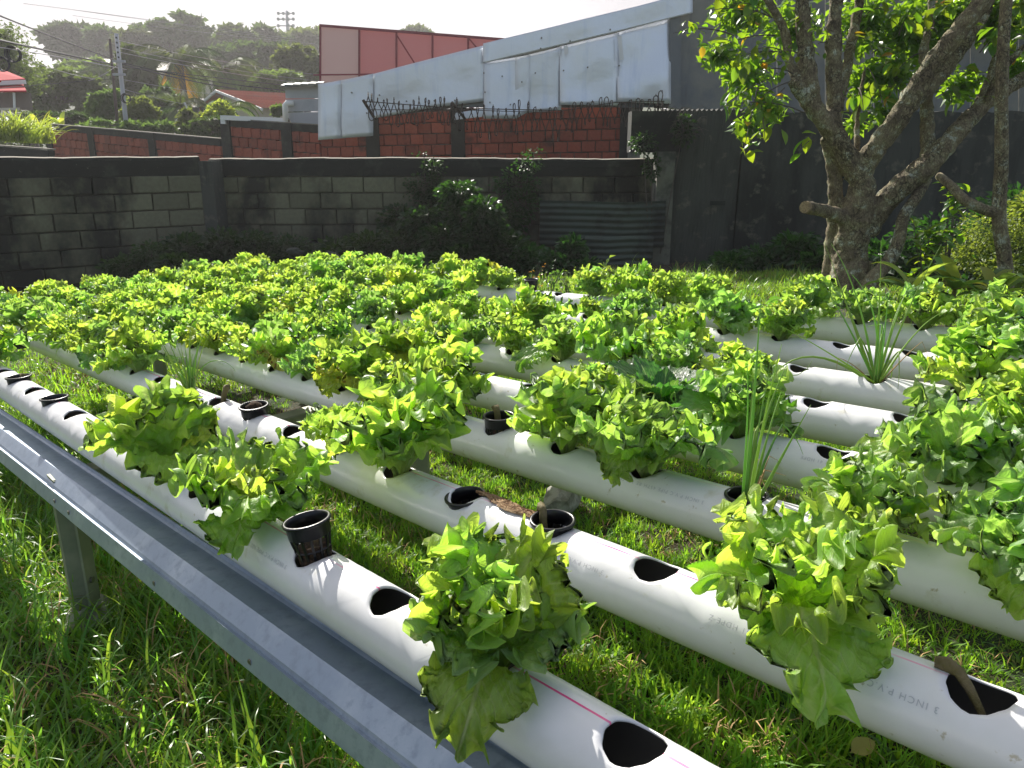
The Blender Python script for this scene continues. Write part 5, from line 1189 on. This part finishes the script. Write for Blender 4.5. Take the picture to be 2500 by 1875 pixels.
# ------------------------------------------------------------------ the big tree
def px3(x, y, Y): return at(1550+x*.42948, y*.42948, Y)
TY = 6.6
tree = root('tree', 'big old tree with many mossy limbs and a sawn stub at the right', 'tree', (px3(1210, 1640, TY).x, TY, ground_z(px3(1210, 1640, TY).x, TY)))
limbs = [
 ([(1215, 1720, 0), (1215, 1560, 0), (1230, 1380, 0), (1260, 1230, 0), (1290, 1080, 0), (1270, 960, 0)], [165, 140, 125, 130, 100, 80]),
 ([(1105, 1720, .12), (1110, 1500, .12), (1130, 1250, .12), (1140, 1050, .1), (1110, 880, .1), (1080, 780, .05)], [70, 55, 52, 56, 45, 38]),
 ([(1320, 1330, 0), (1400, 1180, 0), (1510, 1060, -.05), (1640, 960, -.05), (1740, 860, -.05), (1860, 720, 0), (1990, 590, .05), (2120, 500, .1), (2300, 400, .15)], [75, 85, 88, 90, 74, 66, 58, 52, 44]),
 ([(1270, 1010, 0), (1200, 880, 0), (1110, 730, 0), (1010, 610, 0), (940, 520, -.02), (895, 455, -.04)], [80, 80, 74, 62, 50, 44]),
 ([(1020, 620, 0), (995, 480, 0), (975, 330, .05), (960, 160, .08), (950, -60, .1), (940, -300, .1)], [60, 62, 58, 54, 50, 44]),
 ([(1130, 760, .02), (1140, 600, .05), (1130, 420, .1), (1130, 220, .14), (1140, 40, .18), (1150, -250, .2)], [60, 60, 58, 54, 46, 40]),
 ([(1160, 600, .08), (1200, 420, .2), (1235, 220, .3), (1270, 40, .35), (1290, -150, .4)], [34, 36, 38, 34, 30]),
 ([(1290, 980, 0), (1370, 840, -.05), (1480, 700, -.1), (1590, 520, -.15), (1700, 350, -.2), (1830, 190, -.25), (1960, 30, -.3), (2080, -160, -.3)], [75, 80, 78, 72, 68, 66, 62, 55]),
 ([(1560, 620, .0), (1680, 500, .05), (1790, 360, .1), (1900, 210, .1), (1980, 80, .1), (2060, -120, .1)], [44, 50, 52, 46, 42, 38]),
 ([(1660, 930, .0), (1665, 800, .05), (1660, 650, .1), (1655, 480, .1), (1640, 300, .15), (1680, 120, .2), (1700, -100, .2)], [50, 52, 48, 36, 32, 28, 24]),
 ([(1210, 1250, 0), (1120, 1210, -.1), (1040, 1190, -.2), (975, 1180, -.28)], [64, 50, 46, 46]),
 ([(940, 520, 0), (880, 350, .1), (850, 180, .2), (780, 40, .2), (700, -100, .2)], [44, 30, 34, 30, 24]),
 ([(1880, 700, .05), (1990, 520, .2), (2060, 300, .3), (2090, 100, .3), (2110, -100, .3)], [36, 34, 32, 30, 26]),
 ([(1990, 590, 0), (2060, 440, -.1), (2150, 330, -.2), (2300, 180, -.3)], [26, 24, 22, 20]),
 ([(1265, 880, .2), (1262, 700, .3), (1280, 540, .35), (1310, 380, .4)], [22, 22, 16, 12]),
 ([(1010, 960, -.02), (1080, 1000, 0)], [1, 1]),
]
def catmull(P, n=5):
    P = [Vector(p) for p in P]; P = [P[0]*2-P[1]]+P+[P[-1]*2-P[-2]]; out = []
    for i in range(1, len(P)-2):
        for j in range(n):
            t = j/n; out.append(.5*((2*P[i])+(P[i+1]-P[i-1])*t+(2*P[i-1]-5*P[i]+4*P[i+1]-P[i+2])*t*t+(-P[i-1]+3*P[i]-3*P[i+1]+P[i+2])*t**3))
    return out+[P[-2]]
m = MB(); kk = .42948/1880
for pts, rs in limbs[:-1]:
    P = [(*(px3(x, y, TY+dy)-tree.location),) for x, y, dy in pts]; C = catmull(P, 5); rr = np.interp(np.linspace(0, len(rs)-1, len(C)), range(len(rs)), rs)
    m.tube(C, [r*.72*kk*TY*(1+.05*math.sin(i*1.9)) for i, r in enumerate(rr)], 14, jit=.06)
for a in (-2.6, -1.9, -1.2, -.4, .5, 2.3):          # root flare
    m.tube([Vector((math.cos(a)*.10, math.sin(a)*.10, .30)), Vector((math.cos(a)*.22, math.sin(a)*.2, .02)), Vector((math.cos(a)*.36, math.sin(a)*.3, -.12))], [.07, .06, .035], 10)
tr = m.build('trunk', M_bark, tree, True)
md = tr.modifiers.new('r', 'REMESH'); md.mode = 'VOXEL'; md.voxel_size = .014; md.use_smooth_shade = True
txb = bpy.data.textures.new('barkn', 'CLOUDS'); txb.noise_scale = .055; txb.noise_depth = 3
md = tr.modifiers.new('d', 'DISPLACE'); md.texture = txb; md.strength = .030; md.mid_level = .5; md.texture_coords = 'LOCAL'
sc_ = px3(968, 1178, TY-.30)-tree.location
b = MB(); ax = (px3(968, 1178, TY-.30)-px3(1040, 1190, TY-.2)).normalized(); b.tube([sc_-ax*.02, sc_+ax*.008], [.050, .048], 16, jit=.08); b.build('sawn_face', mat('cut_wood', (.30, .22, .12), .8, noise=[(60, .45, .6, (.16, .11, .06))]), tree)
# second leaning stem and sapling
lean = root('leaning_stem', 'thin lit stem leaning out from the foot of the big tree', 'stem', (px3(1300, 1660, TY-.3).x, TY-.3, 0)); lean.location.z = ground_z(lean.location.x, TY-.3)
m = MB(); P = catmull([px3(1295, 1720, TY-.3)-lean.location, px3(1340, 1600, TY-.3)-lean.location, px3(1440, 1490, TY-.25)-lean.location, px3(1500, 1370, TY-.2)-lean.location, px3(1525, 1240, TY-.15)-lean.location, px3(1600, 1120, TY-.1)-lean.location, px3(1660, 1020, TY)-lean.location]); m.tube(P, [kk*TY*r for r in np.linspace(42, 26, len(P))], 12, jit=.1); m.build('stem', M_bark, lean, True)
SY = 5.9
sap = root('sapling', 'slender straight tree at the far right with a curved side branch', 'tree', (px3(2100, 1700, SY).x, SY, 0)); sap.location.z = ground_z(sap.location.x, SY)
m = MB(); P = catmull([px3(2110, 1780, SY)-sap.location, px3(2105, 1500, SY)-sap.location, px3(2070, 1240, SY)-sap.location, px3(2085, 900, SY)-sap.location, px3(2085, 500, SY)-sap.location, px3(2105, 100, SY)-sap.location, px3(2140, -300, SY)-sap.location]); m.tube(P, [kk*SY*r for r in np.linspace(42, 26, len(P))], 12, jit=.08)
P = catmull([px3(2075, 1215, SY)-sap.location, px3(1980, 1190, SY)-sap.location, px3(1880, 1140, SY)-sap.location, px3(1800, 1060, SY+.1)-sap.location, px3(1730, 1000, SY+.3)-sap.location]); m.tube(P, [kk*SY*r for r in np.linspace(32, 22, len(P))], 10, jit=.08); m.build('trunk', M_bark, sap, True)

# leaves of the big tree: single leaves where they show, the dense back of the crown as one mass
def treeleaf(L, w, seed):
    V, Q, UV = leaf_np(L, w, .15, -.5, seed, .25, .35, 7, 9, .0, 'cabbage'); return npmesh('leaf', V, Q, M_tree, True, UV)
TL = [treeleaf(.13, .030, 1), treeleaf(.115, .028, 2), treeleaf(.14, .033, 3)]
TLy = [npmesh('leaf', *(lambda r: (r[0], r[1]))(leaf_np(.11, .03, .15, -.5, 9, .25, .35, 7, 9, .0, 'cabbage')), M_treey, True)]
TLs = [treeleaf(.075, .021, 4), treeleaf(.065, .019, 5)]
rgl = HZ(99)
def twig(p0, p1, n, sizes, parent, tw_, spread=.06, sag=.08, yel=.04, cnt=[0]):
    p0, p1 = Vector(p0), Vector(p1); mid = p0.lerp(p1, .5)+Vector((0, 0, sag)); pts = [p0*(1-f)**2+mid*2*f*(1-f)+p1*f*f for f in np.linspace(0, 1, 7)]
    tw_ = MB(); tw_.tube([p-parent.location for p in pts], [.006, .005, .0045, .004, .0035, .003, .002], 4, cap=False); tw_.build('twig', M_farb, parent)
    for i in range(n):
        f = rgl.uniform(.25, 1)**.7; p = pts[0]*(1-f)**2+mid*2*f*(1-f)+pts[-1]*f*f+Vector([rgl.gauss(0, spread) for _ in range(3)])*(.35+f*.6)
        me = (TLy if rgl.random() < yel else sizes)[0 if rgl.random() < .0 else rgl.randrange(1 if False else len(sizes)) if False else 0] if False else (rgl.choice(TLy) if rgl.random() < yel else rgl.choice(sizes))
        o = bpy.data.objects.new('leaf', me); COL.objects.link(o); o.parent = parent
        az = rgl.uniform(0, 6.28); dr = rgl.uniform(-1.35, .1); s = rgl.uniform(.7, 1.2)
        o.matrix_local = Matrix.Translation(p-parent.location)@Matrix.Rotation(az, 4, 'Z')@Matrix.Rotation(dr, 4, 'X')@Matrix.Rotation(rgl.uniform(-.6, .6), 4, 'Y')@Matrix.Diagonal((s, s, s, 1))
tw_ = MB()
T = lambda x, y, dy=0: px3(x, y, TY+dy)
for (a, b_, n, sz) in (
 ((860, 300, .1), (640, 300, -.2), 13, TL), ((860, 300, .1), (500, 360, -.3), 12, TL), ((860, 420, .1), (480, 620, -.3), 14, TL), ((900, 460, 0), (620, 640, -.3), 12, TL),
 ((850, 500, 0), (640, 800, -.3), 12, TL), ((700, 500, -.1), (620, 860, -.4), 10, TL), ((700, 500, -.1), (740, 800, -.4), 8, TL), ((800, 200, .1), (420, 300, -.2), 10, TL),
 ((780, 100, .2), (430, 60, -.1), 10, TL), ((780, 100, .2), (560, 20, -.1), 9, TL), ((560, 200, 0), (215, 190, -.3), 16, TLs), ((700, 60, .1), (600, 180, -.2), 12, TLs),
 ((960, 640, 0), (580, 590, -.4), 20, TLs), ((900, 420, 0), (700, 420, -.3), 18, TLs), ((920, 300, 0), (800, 350, -.3), 16, TLs), ((1020, 800, 0), (930, 880, -.2), 4, TL),
 ((1130, 300, .2), (1040, 250, 0), 8, TLs), ((1270, 200, .3), (1350, 280, 0), 9, TL), ((1270, 500, .3), (1300, 640, 0), 10, TL), ((1320, 380, .3), (1420, 620, .1), 10, TL),
 ((1640, 300, .1), (1480, 420, 0), 9, TL), ((1500, 200, .2), (1560, 90, 0), 10, TL), ((1650, 200, .1), (1720, 180, -.1), 8, TLs), ((1960, 300, 0), (2120, 160, -.2), 9, TL),
 ((1980, 300, 0), (2180, 60, -.3), 10, TL), ((1780, 500, .1), (1800, 600, -.1), 8, TL), ((1900, 400, .1), (1960, 480, -.1), 7, TL), ((2060, 300, .1), (2200, 330, -.1), 7, TL), ((1300, 100, .3), (1420, 60, .1), 8, TL), ((1350, 300, .3), (1480, 300, .1), 9, TLs), ((1420, 500, .2), (1530, 560, 0), 8, TL), ((1130, 500, .2), (1240, 560, .1), 8, TLs), ((900, 60, .2), (1040, 160, 0), 8, TL), ((1650, 80, .1), (1780, 40, -.1), 9, TL)):
    twig(T(*a), T(*b_), n, sz, tree, tw_)
rg = np.random.default_rng(3)
back = [bl_(*((1550+x*.42948, y*.42948, TY+dy, r*.42948, r*.42948*.8))) for x, y, dy, r in ((600, 60, .5, 150), (480, 300, .3, 110), (640, 430, .3, 130), (760, 620, .25, 110), (640, 720, .1, 80), (900, 150, .6, 160), (1300, 120, .7, 200), (1330, 450, .6, 150), (1420, 640, .5, 90), (1550, 200, .6, 190),
   (1700, 120, .7, 200), (1850, 480, .6, 110), (1900, 80, .5, 160), (2100, 100, .4, 180), (1250, 700, .5, 60), (2150, 380, .5, 110), (1480, 420, .5, 110))]
f = foliage('foliage_mass', tree, blobs(back, 5600, rg, .95)-np.array(tree.location), .095, M_tree, 8, aspect=.5, droop=.5, up=.4); f['kind'] = 'stuff'
up_ = [bl_(1550+x*.42948, y*.42948, TY+dy, r*.42948, r*.3) for x, y, dy, r in ((900, -320, .2, 260), (1400, -400, .2, 320), (1900, -350, .2, 300), (2300, -200, 0, 260), (600, -200, .3, 160))]
f = foliage('upper_crown', tree, blobs(up_, 2600, rg, .95)-np.array(tree.location), .14, M_tree, 9, aspect=.5, droop=.4); f['kind'] = 'stuff'

# shrubs under the tree on the right
def leafy_shrub(label, px, py, Y, npts, seed, leaf_set, n, rpx, rpy, cat='shrub'):
    c = at(px, py, Y); g = ground_z(c.x, c.y); t = root('shrub', label, cat, (c.x, c.y, g)); rr = HZ(seed); b = MB(); k = Y/1880
    for i in range(n):
        q = Vector((rr.gauss(0, .5)*rpx*k, rr.gauss(0, .5)*rpx*k*.6, c.z-g+rr.uniform(-1, 1)*rpy*k)); b.tube([Vector((0, 0, 0)), q*.5+Vector((0, 0, .05)), q], [.008, .006, .003], 4)
        for j in range(npts):
            o = bpy.data.objects.new('leaf', rr.choice(leaf_set)); COL.objects.link(o); o.parent = t; s = rr.uniform(.7, 1.1)
            o.matrix_local = Matrix.Translation(q*rr.uniform(.75, 1)+Vector([rr.gauss(0, .012) for _ in range(3)]))@Matrix.Rotation(j*2.4+rr.random(), 4, 'Z')@Matrix.Rotation(rr.uniform(-.9, .7), 4, 'X')@Matrix.Diagonal((s, s, s, 1))
    b.build('stems', M_farb, t); return t
leafy_shrub('dark glossy broad leaved shrub behind the leaning stem', 2270, 590, 6.3, 8, 4, TL, 13, 75, 85)
leafy_shrub('small bright topped shrub beside the sapling branch', 2345, 455, 6.5, 7, 5, TL[:2], 4, 26, 24)
bush('yellowish sunlit weeds filling the right edge below the sapling', [bl_(2420, 560, 6.6, 60, 50, .35), bl_(2480, 600, 6.4, 50, 60, .3), bl_(2380, 620, 6.6, 60, 40, .3), bl_(2450, 660, 6.3, 60, 36, .3), bl_(2520, 520, 6.6, 40, 50, .3)], 5200, .035, M_weed, 21)
bush('dark thicket in front of the tall wall at the far right', [bl_(2300, 600, 7.6, 120, 70, .5), bl_(2480, 560, 7.8, 100, 90, .5), bl_(2150, 640, 7.6, 90, 40, .4), bl_(2420, 660, 7.0, 120, 30, .4)], 5200, .085, M_bush, 22)
for i, (px, py, Y, lab, az0) in enumerate(((2225, 715, 4.9, 'broad leaved young plant with pale blades right of the trunk', 0), (2330, 712, 4.9, 'second broad bladed plant at the foot of the sapling', 1), (2420, 735, 4.7, 'third broad bladed plant near the right edge', 2))):
    q = at(px, py, Y); q.z = ground_z(q.x, q.y); t = root('broad_plant', lab, 'plant', q, group='broad bladed plants under the tree')
    hgt = at(px, py-18, Y).z-q.z
    b = MB(); b.tube([(0, 0, -.02), (0, 0, hgt)], [.02, .012], 8); b.build('stalk', M_dead, t)
    for j in range(9): blades('leaf', t, (0, 0, hgt*.9), 1, .34, .085, M_weed if j % 3 else M_cane, 300+i*20+j, spread=.9, el0=1.1, bend=1.2, box=(.02, .02))

# ------------------------------------------------------------------ grass
def tuft(name, n, h, w, mt, seed, spread, bend=1.0, seg=3):
    rg = np.random.default_rng(seed); b = MB()
    for i in range(n):
        p = Vector((rg.normal()*spread, rg.normal()*spread, -.01)); az = rg.uniform(0, 6.28); hd = Vector((math.cos(az), math.sin(az), 0)); sd = Vector((-math.sin(az), math.cos(az), 0)); e = 1.45-rg.random()*.7; ll = h*rg.uniform(.5, 1.2); vs = []; bd = bend*rg.uniform(.2, 1.4)
        for j in range(seg+1):
            f = j/seg; ww = w*(1-f**1.6)*.5+.0002
            vs += [p-sd*ww, p+sd*ww]; ee = e-bd*f*f*1.3; p = p+(hd*math.cos(ee)+Vector((0, 0, math.sin(ee))))*ll/seg
        b.add(vs, [(j*2, j*2+1, j*2+3, j*2+2) for j in range(seg)])
    me = b.mesh(name, mt, True); return bpy.data.objects.new(name, me)
def instancer(name, pts, sc, src, seed, **props):
    c = bpy.data.collections.new(name+'_source'); [c.objects.link(o) for o in src]
    rg = np.random.default_rng(seed); me = bpy.data.meshes.new(name); me.vertices.add(len(pts)); me.vertices.foreach_set('co', np.asarray(pts, np.float32).ravel())
    a = me.attributes.new('rot', 'FLOAT_VECTOR', 'POINT'); rr = np.stack([rg.normal(size=len(pts))*.12, rg.normal(size=len(pts))*.12, rg.uniform(0, 6.28, len(pts))], 1).astype(np.float32); a.data.foreach_set('vector', rr.ravel())
    a = me.attributes.new('scl', 'FLOAT', 'POINT'); a.data.foreach_set('value', np.asarray(sc, np.float32))
    a = me.attributes.new('idx', 'INT', 'POINT'); a.data.foreach_set('value', rg.integers(0, len(src), len(pts)).astype(np.int32))
    g = bpy.data.node_groups.new(name, 'GeometryNodeTree'); g.interface.new_socket('Geometry', in_out='INPUT', socket_type='NodeSocketGeometry'); g.interface.new_socket('Geometry', in_out='OUTPUT', socket_type='NodeSocketGeometry')
    n_ = g.nodes.new; gi, go, iop, ci = n_('NodeGroupInput'), n_('NodeGroupOutput'), n_('GeometryNodeInstanceOnPoints'), n_('GeometryNodeCollectionInfo')
    ci.inputs[0].default_value = c; ci.inputs['Separate Children'].default_value = True; ci.inputs['Reset Children'].default_value = True; iop.inputs['Pick Instance'].default_value = True
    def at_(nm, ty): x = n_('GeometryNodeInputNamedAttribute'); x.data_type = ty; x.inputs[0].default_value = nm; return x.outputs[0]
    g.links.new(gi.outputs[0], iop.inputs['Points']); g.links.new(ci.outputs[0], iop.inputs['Instance']); g.links.new(at_('idx', 'INT'), iop.inputs['Instance Index']); g.links.new(at_('rot', 'FLOAT_VECTOR'), iop.inputs['Rotation']); g.links.new(at_('scl', 'FLOAT'), iop.inputs['Scale']); g.links.new(iop.outputs[0], go.inputs[0])
    o = link(name, me, **props); md = o.modifiers.new('g', 'NODES'); md.node_group = g; return o
def scatter(n, x0, x1, y0, y1, seed, keep=None, bias=1.):
    rg = np.random.default_rng(seed); y = y0+(y1-y0)*rg.random(n)**bias; x = rg.uniform(x0, x1, n)*1.; P = np.stack([x, y], 1)
    if keep is not None: P = P[keep(P[:, 0], P[:, 1])]
    return np.array([(a, b, ground_z(a, b)) for a, b in P])
fov = lambda x, y: (np.abs(x) < .82*y+1.4)
turf = [tuft('turf', 13, .055, .0056, M_grass, i, .020, 1.2) for i in range(6)]+[tuft('dry_turf', 7, .06, .004, M_straw, 91, .025, 1.8), tuft('broad_weed', 7, .055, .014, M_weed, 92, .012, 1.6)]
P1 = scatter(40000, -3.6, 3.8, .25, 3.2, 1, fov); P2 = scatter(26000, -5.5, 6.5, 3.2, 8.6, 2, fov)
P = np.concatenate([P1, P2]); rg = np.random.default_rng(5)
patch = .75+.5*np.sin(P[:, 0]*2.3+1)*np.sin(P[:, 1]*1.9)+rg.uniform(-.1, .25, len(P))
instancer('grass', P, np.clip(patch, .75, 1.6)*rg.uniform(.7, 1.25, len(P))*np.where(P[:, 1] > 3.2, 1.35, 1.), turf, 6, kind='stuff', label='short sunlit lawn grass under and between the pipes')
lg = [tuft('long_grass', 9, .17, .0075, M_grassd, 20+i, .03, 1.5, 6) for i in range(5)]+[tuft('broad_grass', 6, .15, .014, M_grassd, 31, .02, 1.4, 6), tuft('dry_grass', 4, .20, .004, M_straw, 32, .04, 2.0, 6)]
def lk(x, y):                   # the overgrown side: in front of the rail and below the first pipe
    dd = (x-TP.x)*TS.x+(y-TP.y)*TS.y; return (dd < .33) & fov(x, y)
P = scatter(9000, -3.2, 1.6, .3, 3.6, 8, lk); rg = np.random.default_rng(9)
instancer('long_grass', P, rg.uniform(.5, 1.15, len(P)), lg, 10, kind='stuff', label='long broad bladed grass in front of the steel rail')
P = scatter(1500, -4.5, 6, 3.6, 9.3, 18, fov)
instancer('rank_grass', P, rg.uniform(.6, 1.3, len(P)), lg, 11, kind='stuff', label='taller grass along the foot of the walls')

# ------------------------------------------------------------------ hazy air
HAZE = .0011
hzm = bpy.data.materials.new('haze'); hzm.use_nodes = True; t = hzm.node_tree; t.nodes.clear(); o_ = t.nodes.new('ShaderNodeOutputMaterial'); v_ = t.nodes.new('ShaderNodeVolumePrincipled')
v_.inputs['Color'].default_value = (.95, .93, .96, 1); v_.inputs['Density'].default_value = HAZE; v_.inputs['Anisotropy'].default_value = .45; t.links.new(v_.outputs[0], o_.inputs['Volume'])
b = MB(); b.box((0, 186, 11.5), (620, 436, 30)); b.build('haze', hzm, kind='stuff')
